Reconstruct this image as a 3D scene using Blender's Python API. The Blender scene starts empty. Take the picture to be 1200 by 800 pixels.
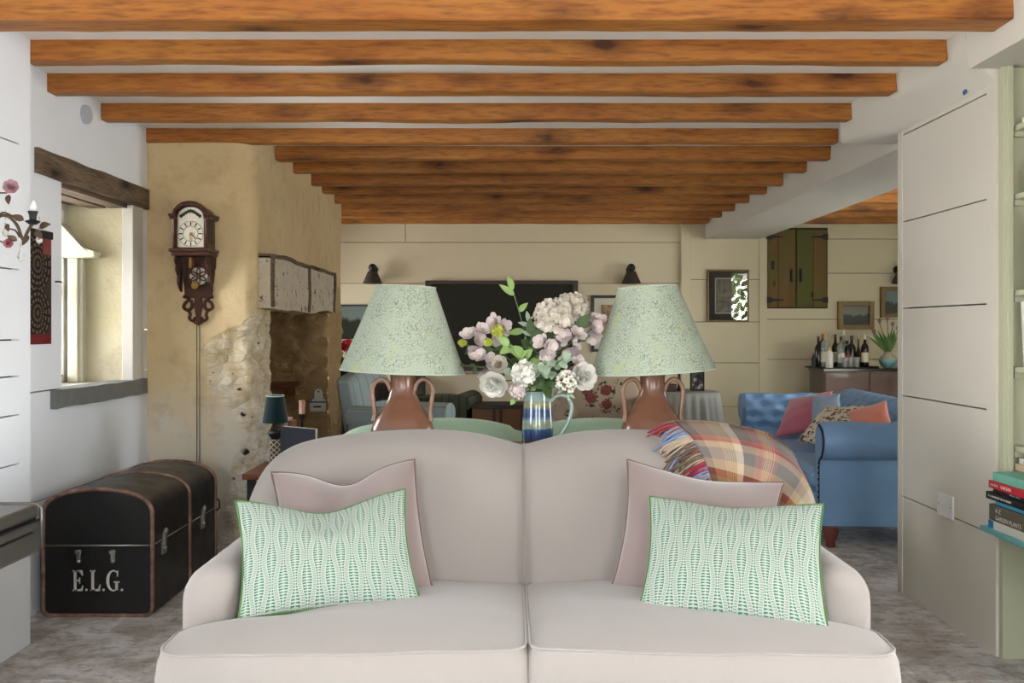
import bpy, bmesh, math, random
from mathutils import Vector, Matrix, noise
R = math.radians
PI = math.pi
random.seed(7)
sc = bpy.context.scene
COL = sc.collection

# ---------------------------------------------------------------- camera, world, lights, exposure
FPX, CX, CY, CH = 1100.0, 598.0, 386.0, 1.25      # focal length (px), principal point, camera height
cd = bpy.data.cameras.new('camera'); cam = bpy.data.objects.new('camera', cd); COL.objects.link(cam)
cam.location = (0, 0, CH); cam.rotation_euler = (R(90), 0, 0)
cd.sensor_width = 36; cd.lens = 36*FPX/1200
cd.shift_x = (600-CX)/1200; cd.shift_y = -(400-CY)/1200
cd.clip_start = .05
sc.camera = cam
sc.view_settings.view_transform = 'Standard'; sc.view_settings.look = 'None'
sc.view_settings.gamma = 1; sc.view_settings.use_curve_mapping = False
sc.view_settings.exposure = 0.13
w = bpy.data.worlds.new('World'); sc.world = w; w.use_nodes = True
nt_ = w.node_tree; bg = nt_.nodes['Background']; bg.inputs[1].default_value = SKY = 22.0
tc_ = nt_.nodes.new('ShaderNodeTexCoord'); sp_ = nt_.nodes.new('ShaderNodeSeparateXYZ'); rp_ = nt_.nodes.new('ShaderNodeValToRGB')
nt_.links.new(tc_.outputs['Generated'], sp_.inputs[0]); nt_.links.new(sp_.outputs[2], rp_.inputs[0]); nt_.links.new(rp_.outputs[0], bg.inputs[0])
rp_.color_ramp.elements[0].position = 0.0; rp_.color_ramp.elements[0].color = (.80, .80, .78, 1)      # pale ground glow below the horizon, raised to brighten the ceilings
rp_.color_ramp.elements[1].position = .12; rp_.color_ramp.elements[1].color = (.90, .955, 1, 1)         # bright overcast sky
def portal(name, loc, target, sx, sy):
    """marks a window opening through which the sky lights the rooms"""
    l = bpy.data.lights.new(name, 'AREA'); l.shape = 'RECTANGLE'; l.size = sx; l.size_y = sy; l.cycles.is_portal = True
    o = bpy.data.objects.new(name, l); COL.objects.link(o); o.location = loc
    o.rotation_euler = (Vector(target)-Vector(loc)).to_track_quat('-Z', 'Y').to_euler()
portal('daylight_rear_left', (-1.0, -1.64, 1.5), (-1.0, 4, 1.5), 1.1, 1.3)
portal('daylight_rear_right', (1.2, -1.64, 1.5), (1.2, 4, 1.5), 1.1, 1.3)
portal('added_daylight_near_right', (2.56, .75, .85), (0, .75, .85), 3.2, 1.2)  # added unseen opening, light for the left walls
portal('added_daylight_near_left', (-2.56, .8, .75), (0, .8, .75), 3.3, 1.2)  # added unseen opening, light for the right side
portal('daylight_left_window', (-2.58, 4.63, 1.45), (0, 4.63, 1.45), 1.1, 1.0)
portal('daylight_side_room', (4.2, 4.37, 1.35), (4.2, 9, 1.35), 1.6, 1.8)
portal('added_daylight_side_room_low', (3.03, 4.37, .72), (3.03, 9, .72), .95, 1.3)  # added low opening, light for the blue sofa's near side
portal('added_daylight_side_room_east', (5.32, 6.9, 1.35), (0, 6.9, 1.35), 1.2, 1.6)  # added unseen opening, light across the side room
portal('added_daylight_alcove', (-2.77, 9.0, 1.35), (0, 9.0, 1.35), .95, 1.1)  # added unseen opening, light for the far end

# ---------------------------------------------------------------- helpers
def P(px, py, y): return Vector(((px-CX)*y/FPX, y, CH-(py-CY)*y/FPX))
def lerp(a, b, t): return a+(b-a)*t
def sst(a, b, x):
    t = max(0, min(1, (x-a)/(b-a))); return t*t*(3-2*t)
def lin(c):
    return tuple((v/12.92 if v <= .04045 else ((v+.055)/1.055)**2.4) for v in (x/255 for x in c))
def wl(o):
    v = Vector((0, 0, 0))
    while o: v += o.location; o = o.parent
    return v
def link(name, bm, mats, parent=None, smooth=None, bevel=0, sub=0, local=False, recalc=True, solid=0):
    if recalc: bmesh.ops.recalc_face_normals(bm, faces=bm.faces)
    if parent and not local: bm.transform(Matrix.Translation(-wl(parent)))
    me = bpy.data.meshes.new(name); bm.to_mesh(me); bm.free()
    for m in (mats if isinstance(mats, (list, tuple)) else [mats]): me.materials.append(m)
    if smooth is not None:
        me.polygons.foreach_set('use_smooth', [True]*len(me.polygons))
        if smooth < 180: me.set_sharp_from_angle(angle=R(smooth))
    o = bpy.data.objects.new(name, me); COL.objects.link(o)
    if parent: o.parent = parent
    if solid:
        m = o.modifiers.new('Solidify', 'SOLIDIFY'); m.thickness = solid; m.offset = 0
    if bevel:
        m = o.modifiers.new('Bevel', 'BEVEL'); m.width = bevel; m.segments = 2; m.limit_method = 'ANGLE'; m.angle_limit = R(35)
    if sub:
        m = o.modifiers.new('Subdivision', 'SUBSURF'); m.levels = sub; m.render_levels = sub
    return o
def tag(o, label=None, cat=None, group=None, kind=None):
    if label: o['label'] = label
    if cat: o['category'] = cat
    if group: o['group'] = group
    if kind: o['kind'] = kind
    return o
def thing(name, label, cat, loc=(0, 0, 0), rz=0, group=None):
    o = bpy.data.objects.new(name, None); COL.objects.link(o); o.location = loc; o.rotation_euler = (0, 0, rz)
    o.empty_display_size = .05
    return tag(o, label, cat, group)
def solo(name, bm, mats, label, cat, group=None, **k):
    lo = [min(v.co[i] for v in bm.verts) for i in range(3)]; hi = [max(v.co[i] for v in bm.verts) for i in range(3)]
    b = Vector(((lo[0]+hi[0])/2, (lo[1]+hi[1])/2, lo[2]))
    bm.transform(Matrix.Translation(-b))
    o = link(name, bm, mats, **k); o.location = b
    return tag(o, label, cat, group)
def struct(name, bm, mats, **k):
    return tag(link(name, bm, mats, **k), kind='structure')
def copy_tree(o, parent=None):
    c = o.copy(); COL.objects.link(c)
    if parent: c.parent = parent
    for ch in list(o.children): copy_tree(ch, c)
    return c
def NB(): return bmesh.new()
def box(bm, x0, x1, y0, y1, z0, z1, mi=0, nx=1, ny=1, nz=1, fn=None):
    """box with subdivided faces; fn displaces each vertex"""
    def face(o, u, v, nu, nv):
        g = [[bm.verts.new(o+u*(i/nu)+v*(j/nv)) for j in range(nv+1)] for i in range(nu+1)]
        for i in range(nu):
            for j in range(nv):
                bm.faces.new((g[i][j], g[i+1][j], g[i+1][j+1], g[i][j+1])).material_index = mi
        return [q for r_ in g for q in r_]
    V = Vector; dx, dy, dz = V((x1-x0, 0, 0)), V((0, y1-y0, 0)), V((0, 0, z1-z0)); o = V((x0, y0, z0))
    vs = []
    vs += face(o, dy, dx, ny, nx); vs += face(o+dz, dx, dy, nx, ny)
    vs += face(o, dx, dz, nx, nz); vs += face(o+dy, dz, dx, nz, nx)
    vs += face(o, dz, dy, nz, ny); vs += face(o+dx, dy, dz, ny, nz)
    bmesh.ops.remove_doubles(bm, verts=vs, dist=1e-5)
    vs = [v for v in vs if v.is_valid]
    if fn:
        for v in vs: v.co = fn(v.co.copy())
    return vs
def xf(bm, vs, M):
    for v in vs: v.co = M @ v.co
def lathe(bm, prof, seg=32, c=(0, 0, 0), mi=0, rip=None, M=None):
    """prof: list of (r, z)"""
    rings = []
    for r_, z in prof:
        if r_ < 1e-6:
            rings.append([bm.verts.new((c[0], c[1], c[2]+z))])
        else:
            ring = []
            for i in range(seg):
                a = 2*PI*i/seg; q = r_*(1+(rip(a, z) if rip else 0))
                ring.append(bm.verts.new((c[0]+q*math.cos(a), c[1]+q*math.sin(a), c[2]+z)))
            rings.append(ring)
    for k in range(len(rings)-1):
        a, b = rings[k], rings[k+1]
        for i in range(seg):
            j = (i+1) % seg
            if len(a) == 1 and len(b) == 1: continue
            if len(a) == 1: f = bm.faces.new((a[0], b[j], b[i]))
            elif len(b) == 1: f = bm.faces.new((a[i], a[j], b[0]))
            else: f = bm.faces.new((a[i], a[j], b[j], b[i]))
            f.material_index = mi
    if len(rings[0]) > 1: bm.faces.new(rings[0][::-1]).material_index = mi
    if len(rings[-1]) > 1: bm.faces.new(rings[-1]).material_index = mi
    vs = [v for r_ in rings for v in r_]
    if M is not None: xf(bm, vs, M)
    return vs
def tube(bm, pts, r, seg=8, mi=0, closed=False, flat=1.0):
    pts = [Vector(p) for p in pts]; n = len(pts); rings = []; up = None
    for i, p in enumerate(pts):
        if closed: t = pts[(i+1) % n]-pts[i-1]
        else: t = pts[min(i+1, n-1)]-pts[max(i-1, 0)]
        if t.length < 1e-9: t = Vector((0, 0, 1))
        t.normalize()
        if up is None:
            up = Vector((0, 0, 1)) if abs(t.z) < .9 else Vector((1, 0, 0))
        s = t.cross(up)
        if s.length < 1e-6: s = t.orthogonal()
        s.normalize(); up = s.cross(t).normalized()
        q = r[i] if isinstance(r, (list, tuple)) else r
        rings.append([bm.verts.new(p+s*(q*math.cos(2*PI*k/seg))+up*(q*flat*math.sin(2*PI*k/seg))) for k in range(seg)])
    m = n if closed else n-1
    for i in range(m):
        a, b = rings[i], rings[(i+1) % n]
        for k in range(seg):
            l = (k+1) % seg
            bm.faces.new((a[k], a[l], b[l], b[k])).material_index = mi
    if not closed:
        bm.faces.new(rings[0][::-1]).material_index = mi; bm.faces.new(rings[-1]).material_index = mi
    return [v for q in rings for v in q]
def ball(bm, c, r, mi=0, u=10, v=7, sc_=(1, 1, 1)):
    prof = [(max(0, r*math.sin(PI*i/v)) if 0 < i < v else 0, -r*math.cos(PI*i/v)) for i in range(v+1)]
    vs = lathe(bm, prof, u, (0, 0, 0), mi)
    for q in vs: q.co = Vector((q.co.x*sc_[0]+c[0], q.co.y*sc_[1]+c[1], q.co.z*sc_[2]+c[2]))
    return vs
def prism(bm, poly, M, depth, mi=0):
    """poly: 2-D outline (x,y); extruded from z=0 to depth, then placed by M"""
    a = [bm.verts.new(M @ Vector((p[0], p[1], 0))) for p in poly]
    b = [bm.verts.new(M @ Vector((p[0], p[1], depth))) for p in poly]
    n = len(poly)
    for i in range(n):
        j = (i+1) % n
        bm.faces.new((a[i], a[j], b[j], b[i])).material_index = mi
    f1 = bm.faces.new(a[::-1]); f2 = bm.faces.new(b); f1.material_index = f2.material_index = mi
    if n > 4: bmesh.ops.triangulate(bm, faces=[f1, f2])
    return a+b
def sweep(bm, n, m, fn, mi=0, cap=True):
    """closed profile with m points swept over n+1 stations: fn(i/n, k) -> point"""
    rings = [[bm.verts.new(fn(i/n, k)) for k in range(m)] for i in range(n+1)]
    for i in range(n):
        for k in range(m):
            l = (k+1) % m
            bm.faces.new((rings[i][k], rings[i][l], rings[i+1][l], rings[i+1][k])).material_index = mi
    if cap:
        f = [bm.faces.new(rings[0][::-1]), bm.faces.new(rings[-1])]
        for q in f: q.material_index = mi
        bmesh.ops.triangulate(bm, faces=f)
    return [v for r_ in rings for v in r_]
def grid(bm, nu, nv, fn, mi=0, uv=True, flip=False):
    g = [[bm.verts.new(fn(i/nu, j/nv)) for j in range(nv+1)] for i in range(nu+1)]
    L = bm.loops.layers.uv.verify() if uv else None
    for i in range(nu):
        for j in range(nv):
            idx = [(i, j), (i+1, j), (i+1, j+1), (i, j+1)]
            if flip: idx = idx[::-1]
            f = bm.faces.new([g[a][b] for a, b in idx]); f.material_index = mi
            if uv:
                for lp, (a, b) in zip(f.loops, idx): lp[L].uv = (a/nu, b/nv)
    return g
def catmull(pts, n):
    pts = [Vector(p) for p in pts]; out = []; m = len(pts)-1
    for i in range(n+1):
        t = i/n*m; k = min(int(t), m-1); f = t-k
        p0, p1, p2, p3 = pts[max(k-1, 0)], pts[k], pts[k+1], pts[min(k+2, m)]
        out.append(.5*((2*p1)+(p2-p0)*f+(2*p0-5*p1+4*p2-p3)*f*f+(3*p1-p0-3*p2+p3)*f**3))
    return out
def resample(pts, n):
    """even arc-length resampling"""
    L = [0]
    for a, b in zip(pts, pts[1:]): L.append(L[-1]+(b-a).length)
    out = []; k = 0
    for i in range(n+1):
        d = L[-1]*i/n
        while k < len(L)-2 and L[k+1] < d: k += 1
        out.append(pts[k].lerp(pts[k+1], (d-L[k])/max(1e-9, L[k+1]-L[k])))
    return out
def text_bm(bm, s, M, size, depth=.0006, mi=0, bold=0.0):
    cu = bpy.data.curves.new('t', 'FONT'); cu.body = s; cu.size = size; cu.extrude = depth; cu.offset = bold
    cu.resolution_u = 3
    o = bpy.data.objects.new('t', cu); COL.objects.link(o)
    dg = bpy.context.evaluated_depsgraph_get(); me = bpy.data.meshes.new_from_object(o.evaluated_get(dg))
    me.transform(M); n0 = len(bm.faces); bm.from_mesh(me); bm.faces.ensure_lookup_table()
    for f in bm.faces[n0:]: f.material_index = mi
    bpy.data.objects.remove(o); bpy.data.curves.remove(cu); bpy.data.meshes.remove(me)
def fr(o, x, y, z=None):
    """matrix from an origin and x / y axes"""
    x = Vector(x).normalized(); y = Vector(y).normalized(); z = x.cross(y)
    return Matrix(((x.x, y.x, z.x, o[0]), (x.y, y.y, z.y, o[1]), (x.z, y.z, z.z, o[2]), (0, 0, 0, 1)))

# ---------------------------------------------------------------- materials
class NT:
    """tiny node-expression builder"""
    def __init__(s, name):
        s.m = bpy.data.materials.new(name); s.m.use_nodes = True; s.t = s.m.node_tree
        s.b = s.t.nodes['Principled BSDF']
    def n(s, typ, **k):
        q = s.t.nodes.new(typ)
        for a, v in k.items(): setattr(q, a, v)
        return q
    def put(s, sock, v):
        if isinstance(v, bpy.types.NodeSocket): s.t.links.new(v, sock)
        else:
            if isinstance(v, (tuple, list)) and len(v) == 3 and sock.type == 'RGBA': v = (*v, 1)
            sock.default_value = v
    def math(s, op, a, b=0.0, c=None):
        q = s.n('ShaderNodeMath', operation=op); s.put(q.inputs[0], a); s.put(q.inputs[1], b)
        if c is not None: s.put(q.inputs[2], c)
        return q.outputs[0]
    def mix(s, f, a, b, mode='MIX'):
        q = s.n('ShaderNodeMix', data_type='RGBA', blend_type=mode)
        s.put(q.inputs[0], f); s.put(q.inputs[6], a); s.put(q.inputs[7], b); return q.outputs[2]
    def ramp(s, f, stops, mode='LINEAR'):
        q = s.n('ShaderNodeValToRGB'); q.color_ramp.interpolation = mode; e = q.color_ramp.elements
        while len(e) > 1: e.remove(e[-1])
        e[0].position = stops[0][0]; c = stops[0][1]; e[0].color = (*c, 1) if len(c) == 3 else c
        for p, c in stops[1:]:
            x = e.new(p); x.color = (*c, 1) if len(c) == 3 else c
        s.put(q.inputs[0], f); return q.outputs[0]
    def co(s, kind='Object', scale=(1, 1, 1), rot=(0, 0, 0), loc=(0, 0, 0)):
        t = s.n('ShaderNodeTexCoord'); mp = s.n('ShaderNodeMapping')
        s.t.links.new(t.outputs[kind], mp.inputs[0]); mp.inputs['Scale'].default_value = scale
        mp.inputs['Rotation'].default_value = rot; mp.inputs['Location'].default_value = loc
        return mp.outputs[0]
    def noise(s, v, scale=5, detail=4, rough=.55, dist=0, out=0):
        q = s.n('ShaderNodeTexNoise'); s.put(q.inputs['Vector'], v); q.inputs['Scale'].default_value = scale
        q.inputs['Detail'].default_value = detail; q.inputs['Roughness'].default_value = rough
        q.inputs['Distortion'].default_value = dist; return q.outputs[out]
    def vor(s, v, scale=5, feature='F1', rand=1.0, out='Distance'):
        q = s.n('ShaderNodeTexVoronoi', feature=feature); s.put(q.inputs['Vector'], v)
        q.inputs['Scale'].default_value = scale; q.inputs['Randomness'].default_value = rand; return q.outputs[out]
    def sep(s, v):
        q = s.n('ShaderNodeSeparateXYZ'); s.put(q.inputs[0], v); return q.outputs
    def bump(s, h, strength=.2, dist=.01):
        q = s.n('ShaderNodeBump'); s.put(q.inputs['Height'], h); q.inputs['Strength'].default_value = strength
        q.inputs['Distance'].default_value = dist; s.t.links.new(q.outputs[0], s.b.inputs['Normal'])
    def fin(s, col=None, rough=.6, metal=0, spec=.5, **k):
        if col is not None: s.put(s.b.inputs['Base Color'], col)
        s.put(s.b.inputs['Roughness'], rough); s.put(s.b.inputs['Metallic'], metal)
        s.b.inputs['Specular IOR Level'].default_value = spec
        for a, v in k.items(): s.put(s.b.inputs[a.replace('_', ' ')], v)
        return s.m
def plain(name, c, rough=.6, var=.08, scale=8, **k):
    t = NT(name); c = lin(c); n = t.noise(t.co(), scale, 4)
    a = tuple(x*(1-var) for x in c); b = tuple(min(1, x*(1+var)) for x in c)
    return t.fin(t.mix(n, a, b), rough, **k)
def paint(name, c, rough=.55, var=.05):
    t = NT(name); c = lin(c); n = t.noise(t.co(), 2.2, 5)
    t.bump(t.noise(t.co(), 40, 4), .08, .004)
    return t.fin(t.mix(n, tuple(x*(1-var) for x in c), tuple(min(1, x*(1+var)) for x in c)), rough, spec=.3)
def fabric(name, c, var=.06, weave=420, bump=.25, sheen=.3, rough=.9):
    t = NT(name); c = lin(c); o = t.co()
    n = t.noise(o, 6, 4); n2 = t.noise(t.co(scale=(1, 1, .25)), weave*.5, 2)
    col = t.mix(n, tuple(x*(1-var) for x in c), tuple(min(1, x*(1+var)) for x in c))
    col = t.mix(t.math('MULTIPLY', n2, .22), col, tuple(x*.72 for x in c))
    t.bump(t.noise(o, weave, 2), bump, .002)
    return t.fin(col, rough, spec=.15, Sheen_Weight=sheen, Sheen_Roughness=.5)
def wood(name, c1, c2, cd_, axis=0, scale=1.0, rough=.5, knots=True, bump=.15, spec=.4):
    t = NT(name); s = [9*scale]*3; s[axis] = 1.0*scale
    info = t.n('ShaderNodeObjectInfo'); off = t.math('MULTIPLY', info.outputs['Random'], 37.0)
    v = t.n('ShaderNodeVectorMath', operation='ADD'); t.put(v.inputs[0], t.co(scale=s)); t.put(v.inputs[1], off)
    v = v.outputs[0]
    g = t.noise(v, 1.6, 5, .6, .6); g2 = t.noise(v, 9, 3, .6, .2)
    col = t.mix(t.ramp(g, [(.32, (0, 0, 0)), (.68, (1, 1, 1))]), lin(c1), lin(c2))
    col = t.mix(t.math('MULTIPLY', t.ramp(g2, [(.45, (0, 0, 0)), (.72, (1, 1, 1))]), .6), col, lin(cd_))
    if knots:
        ks = [5.5*scale]*3; ks[axis] = 2.1*scale
        v2 = t.n('ShaderNodeVectorMath', operation='ADD'); t.put(v2.inputs[0], t.co(scale=ks)); t.put(v2.inputs[1], off)
        nz = t.n('ShaderNodeVectorMath', operation='ADD'); t.put(nz.inputs[0], v2.outputs[0])
        n3 = t.n('ShaderNodeTexNoise'); t.put(n3.inputs['Vector'], v2.outputs[0]); n3.inputs['Scale'].default_value = 6
        sc3 = t.n('ShaderNodeVectorMath', operation='SCALE'); t.put(sc3.inputs[0], n3.outputs[1]); sc3.inputs['Scale'].default_value = .22
        t.put(nz.inputs[1], sc3.outputs[0])
        d = t.vor(nz.outputs[0], 1.0)
        col = t.mix(t.ramp(d, [(.0, (1, 1, 1)), (.09, (.95,)*3), (.15, (.55,)*3), (.36, (0, 0, 0))]), col, lin(cd_))
    t.bump(g2, bump, .004)
    return t.fin(col, rough, spec=spec)

M = {}
M['white'] = paint('white paint', (207, 201, 190))
M['white_left'] = paint('cool white paint', (238, 241, 247))
M['cream'] = paint('cream paint', (210, 197, 168))
M['ceil'] = paint('ceiling white', (244, 240, 234))
M['gap'] = plain('dark gap', (28, 24, 20), .9)
M['sage'] = paint('sage paint', (180, 181, 154), .5)
M['beam'] = wood('pine beam', (166, 97, 37), (186, 124, 54), (74, 32, 12), 0, 1.0, .5)
M['oldwood'] = wood('weathered timber', (96, 80, 64), (132, 114, 94), (48, 37, 28), 1, 1.3, .85, bump=.6, spec=.2)
M['mahogany'] = wood('mahogany', (58, 30, 20), (80, 44, 30), (28, 14, 10), 2, 2, .3, False, .04)
M['walnut'] = wood('reddish wood', (112, 62, 38), (134, 80, 52), (60, 30, 18), 0, 1.5, .4, False, .05)
M['slate'] = plain('slate', (112, 112, 110), .6, .35, 14)
M['linen'] = fabric('cream linen', (151, 143, 138), .03)
M['velvet'] = fabric('pink velvet', (132, 116, 112), .08, 700, .12, .8, .8)
M['black'] = plain('black', (18, 17, 17), .45)
M['iron'] = plain('black iron', (26, 24, 23), .55, spec=.4)
M['brass'] = plain('aged brass', (150, 118, 66), .35, .2, metal=1)
M['steel'] = plain('nickel', (180, 178, 172), .3, .1, metal=1)
# ================================================================ THE SETTING
XL, XP, XR, XC = -2.09, -1.91, 1.86, -1.48        # window wall, left pier, right cupboard wall, chimney flank
ZC, YB = 2.405, 9.75                              # ceiling, far wall
def floor_mat():
    t = NT('flagstones'); o = t.co(rot=(0, 0, R(0)), loc=(.37, .28, 0))
    wob = t.n('ShaderNodeVectorMath', operation='MULTIPLY_ADD'); t.put(wob.inputs[0], t.noise(t.co(), 2.0, 3, out=1))
    wob.inputs[1].default_value = (.06, .06, 0); t.put(wob.inputs[2], o)
    b = t.n('ShaderNodeTexBrick'); t.put(b.inputs['Vector'], wob.outputs[0])
    b.inputs['Scale'].default_value = 1; b.inputs['Brick Width'].default_value = .93; b.inputs['Row Height'].default_value = .52
    b.inputs['Mortar Size'].default_value = .014; b.inputs['Mortar Smooth'].default_value = .3; b.offset = .37
    b.inputs['Color1'].default_value = (*lin((206, 202, 202)), 1); b.inputs['Color2'].default_value = (*lin((226, 223, 222)), 1)
    b.inputs['Mortar'].default_value = (*lin((236, 232, 228)), 1); b.inputs['Bias'].default_value = 0
    n = t.noise(t.co(), 4.5, 8, .7, .4); n2 = t.noise(t.co(scale=(1, 1.4, 1)), 13, 7, .75)
    c = t.mix(t.ramp(n, [(.42, (0, 0, 0)), (.60, (1, 1, 1))]), b.outputs[0], lin((170, 160, 152)))
    c = t.mix(t.math('MULTIPLY', t.ramp(n2, [(.50, (0, 0, 0)), (.60, (1, 1, 1))]), .55), c, lin((112, 102, 96)))
    h = t.math('ADD', t.math('MULTIPLY', n2, .5), t.math('MULTIPLY', b.outputs['Fac'], -.8))
    t.bump(h, .35, .02)
    return t.fin(c, t.ramp(n, [(.3, (.42,)*3), (.7, (.65,)*3)]), spec=.4)
bm = NB(); box(bm, -3.2, 5.4, -2.2, 10.1, -.12, 0)
struct('floor', bm, floor_mat())
bm = NB(); box(bm, -3.2, 5.4, -2.2, 10.1, ZC, ZC+.1)
struct('ceiling', bm, M['ceil'])

def boards(bm, o, u, L, n, zs, t=.03, gap=.006, back=.1):
    """horizontal boards between heights zs on a backing; o start point on the face, u run, n outward normal"""
    o, u, n = Vector(o), Vector(u), Vector(n)
    def slab(z0, z1, d0, d1, mi, a=0, b=L):
        p0 = o+u*a+n*d0; p1 = o+u*b+n*d1
        box(bm, min(p0.x, p1.x), max(p0.x, p1.x), min(p0.y, p1.y), max(p0.y, p1.y), z0, z1, mi)
    for a, b in zip(zs, zs[1:]): slab(a+gap/2 if a > zs[0] else a, b-gap/2 if b < zs[-1] else b, -t, 0, 0)
    slab(zs[0], zs[-1], -back, -t, 1)
    return slab
# left pier (nearest stretch of the left wall, standing proud of the window wall)
bm = NB()
s = boards(bm, (XP, 2.45, 0), (0, 1, 0), 1.2, (1, 0, 0), [0, .73, .92, 1.07, 1.21, 1.482, 1.97, ZC], back=.6)
box(bm, -2.5, XP, 3.65, 3.735, 0, ZC)
for q in ((-1.7, -.85, 0, ZC), (-.85, 2.45, 0, .15), (-.85, 2.45, 1.35, ZC)): box(bm, -2.51, XP, *q)
struct('wall_left', bm, [M['white_left'], M['gap']])
# window wall, around the opening
W0, W1, WZ0, WZ1 = 4.37, 5.18, .885, 1.955
bm = NB(); bk = .42
boards(bm, (XL, 3.735, 0), (0, 1, 0), 1.70, (1, 0, 0), [0, .49, WZ0], back=bk)
boards(bm, (XL, 3.735, WZ0), (0, 1, 0), W0-3.735, (1, 0, 0), [WZ0, .975, WZ1], back=bk)
boards(bm, (XL, 5.31, WZ0), (0, 1, 0), .125, (1, 0, 0), [WZ0, 1.02, 1.25, WZ1], back=bk, gap=.004)
boards(bm, (XL, 3.735, WZ1), (0, 1, 0), 1.70, (1, 0, 0), [WZ1, ZC], back=bk)
struct('wall_left_window', bm, [M['white_left'], M['gap']])
# plastered reveal on the far side of the window, its white edge board
def plaster(name, base, warm, low, stone=False):
    t = NT(name); o = t.co()
    n = t.noise(o, 1.7, 5, .6, .5); n2 = t.noise(o, 9, 5, .65); n3 = t.noise(o, 55, 4, .6)
    z = t.sep(o)[2]
    c = t.mix(t.ramp(n, [(.36, (0, 0, 0)), (.64, (1, 1, 1))]), lin(base), lin(warm))
    zz = t.math('ADD', z, t.math('MULTIPLY', t.math('SUBTRACT', n, .5), 1.6))
    c = t.mix(t.ramp(zz, [(.55, (1, 1, 1)), (1.25, (0, 0, 0))]), c, lin(low))
    c = t.mix(t.math('MULTIPLY', t.ramp(n2, [(.52, (0, 0, 0)), (.74, (1, 1, 1))]), .35), c, lin((160, 134, 92)))
    h = t.math('ADD', t.math('MULTIPLY', n2, .6), t.math('MULTIPLY', n3, .35))
    if stone:
        a = t.n('ShaderNodeAttribute', attribute_name='stone'); st = a.outputs['Fac']
        a2 = t.n('ShaderNodeAttribute', attribute_name='soot'); so = a2.outputs['Fac']
        m = t.ramp(t.math('ADD', st, t.math('MULTIPLY', t.math('SUBTRACT', n2, .5), .5)), [(.3, (0, 0, 0)), (.75, (1, 1, 1))])
        v = t.n('ShaderNodeVectorMath', operation='ADD'); t.put(v.inputs[0], t.co(scale=(1, 1, 2.6)))
        q = t.n('ShaderNodeVectorMath', operation='SCALE'); t.put(q.inputs[0], t.noise(o, 5, 3, out=1)); q.inputs['Scale'].default_value = .16
        t.put(v.inputs[1], q.outputs[0])
        d = t.vor(v.outputs[0], 8.5, 'DISTANCE_TO_EDGE'); cc = t.vor(v.outputs[0], 8.5, out='Color')
        sc1 = t.mix(t.sep(cc)[0], lin((222, 204, 170)), lin((232, 222, 200)))
        sc1 = t.mix(t.ramp(zz, [(.5, (1, 1, 1)), (1.15, (0, 0, 0))]), sc1, lin((226, 221, 210)))
        sc1 = t.mix(t.ramp(n2, [(.42, (0, 0, 0)), (.66, (.75,)*3)]), sc1, lin((180, 154, 114)))
        hole = t.ramp(t.noise(t.co(scale=(1, 1, 1.5)), 9.5, 2, .5, .3), [(.70, (0, 0, 0)), (.735, (1, 1, 1))])
        sc1 = t.mix(hole, sc1, lin((48, 38, 28)))
        sc1 = t.mix(t.ramp(d, [(.0, (.22,)*3), (.07, (0, 0, 0))]), sc1, lin((176, 156, 118)))
        soc = t.mix(n2, lin((158, 126, 84)), lin((206, 176, 130)))
        sc1 = t.mix(so, sc1, soc)
        c = t.mix(m, t.mix(t.math('MULTIPLY', so, .75), c, lin((186, 158, 116))), sc1)
        h = t.math('ADD', h, t.math('MULTIPLY', m, t.math('ADD', t.math('MULTIPLY', t.math('MINIMUM', d, .12), 9.0), t.math('MULTIPLY', n3, 1.2))))
    t.bump(h, .45 if stone else .25, .02)
    return t.fin(c, .92, spec=.15)
bm = NB()
box(bm, -2.6, XL-.001, W1, 5.31, WZ0-.02, WZ1+.02, 0, 10, 2, 20, lambda v: v+Vector((0, -.004+.004*noise.noise(v*4), 0)) if v.y < 5.25 else v)
struct('trim_1', bm, plaster('reveal plaster', (204, 192, 156), (212, 204, 178), (216, 209, 190)), smooth=40)
bm = NB(); box(bm, XL-.05, XL+.012, W1-.008, 5.312, .97, WZ1); struct('trim_2', bm, M['white'], bevel=.004)
bm = NB(); box(bm, -2.52, XL-.02, W0-.4, W1, WZ0-.02, .96); struct('trim_3', bm, M['white'])
# the window itself, deep in the wall
def window(name, o, u, W, z0, z1, cols, rows, mat, post=.055, depth=.09, bar=.022):
    """frame and glazing bars standing in plane (u, z) from o; glass between"""
    o, u = Vector(o), Vector(u); n = Vector((-u.y, u.x, 0))
    bm = NB()
    def slab(a, b, c, d, e):
        p = o+u*a-n*(e/2); q = o+u*b+n*(e/2)
        box(bm, min(p.x, q.x), max(p.x, q.x), min(p.y, q.y), max(p.y, q.y), c, d)
    slab(0, post, z0, z1, depth); slab(W-post, W, z0, z1, depth)
    slab(post, W-post, z0, z0+post, depth); slab(post, W-post, z1-post, z1, depth)
    for i in range(1, cols): x = W*i/cols; slab(x-bar/2, x+bar/2, z0+post, z1-post, depth*.4)
    for j in range(1, rows):
        z = lerp(z0, z1, j/rows); e = .045 if (rows % 2 == 0 and j == rows//2) else bar
        slab(post, W-post, z-e/2, z+e/2, depth*.5)
    root = tag(bpy.data.objects.new(name, None), kind='structure'); COL.objects.link(root); root.location = (o.x, o.y, z0)
    link('window_frame', bm, mat, root, bevel=.003)
    bm = NB(); p, q = o+u*post, o+u*(W-post); e = n*.002
    vs = [bm.verts.new(Vector((a.x, a.y, z))+s_) for s_ in (-e, e) for a, z in ((p, z0+post), (q, z0+post), (q, z1-post), (p, z1-post))]
    for f in ((0, 1, 2, 3), (7, 6, 5, 4), (0, 4, 5, 1), (1, 5, 6, 2), (2, 6, 7, 3), (3, 7, 4, 0)): bm.faces.new([vs[i] for i in f])
    link('glass', bm, M['glass'], root)
    return root
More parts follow.
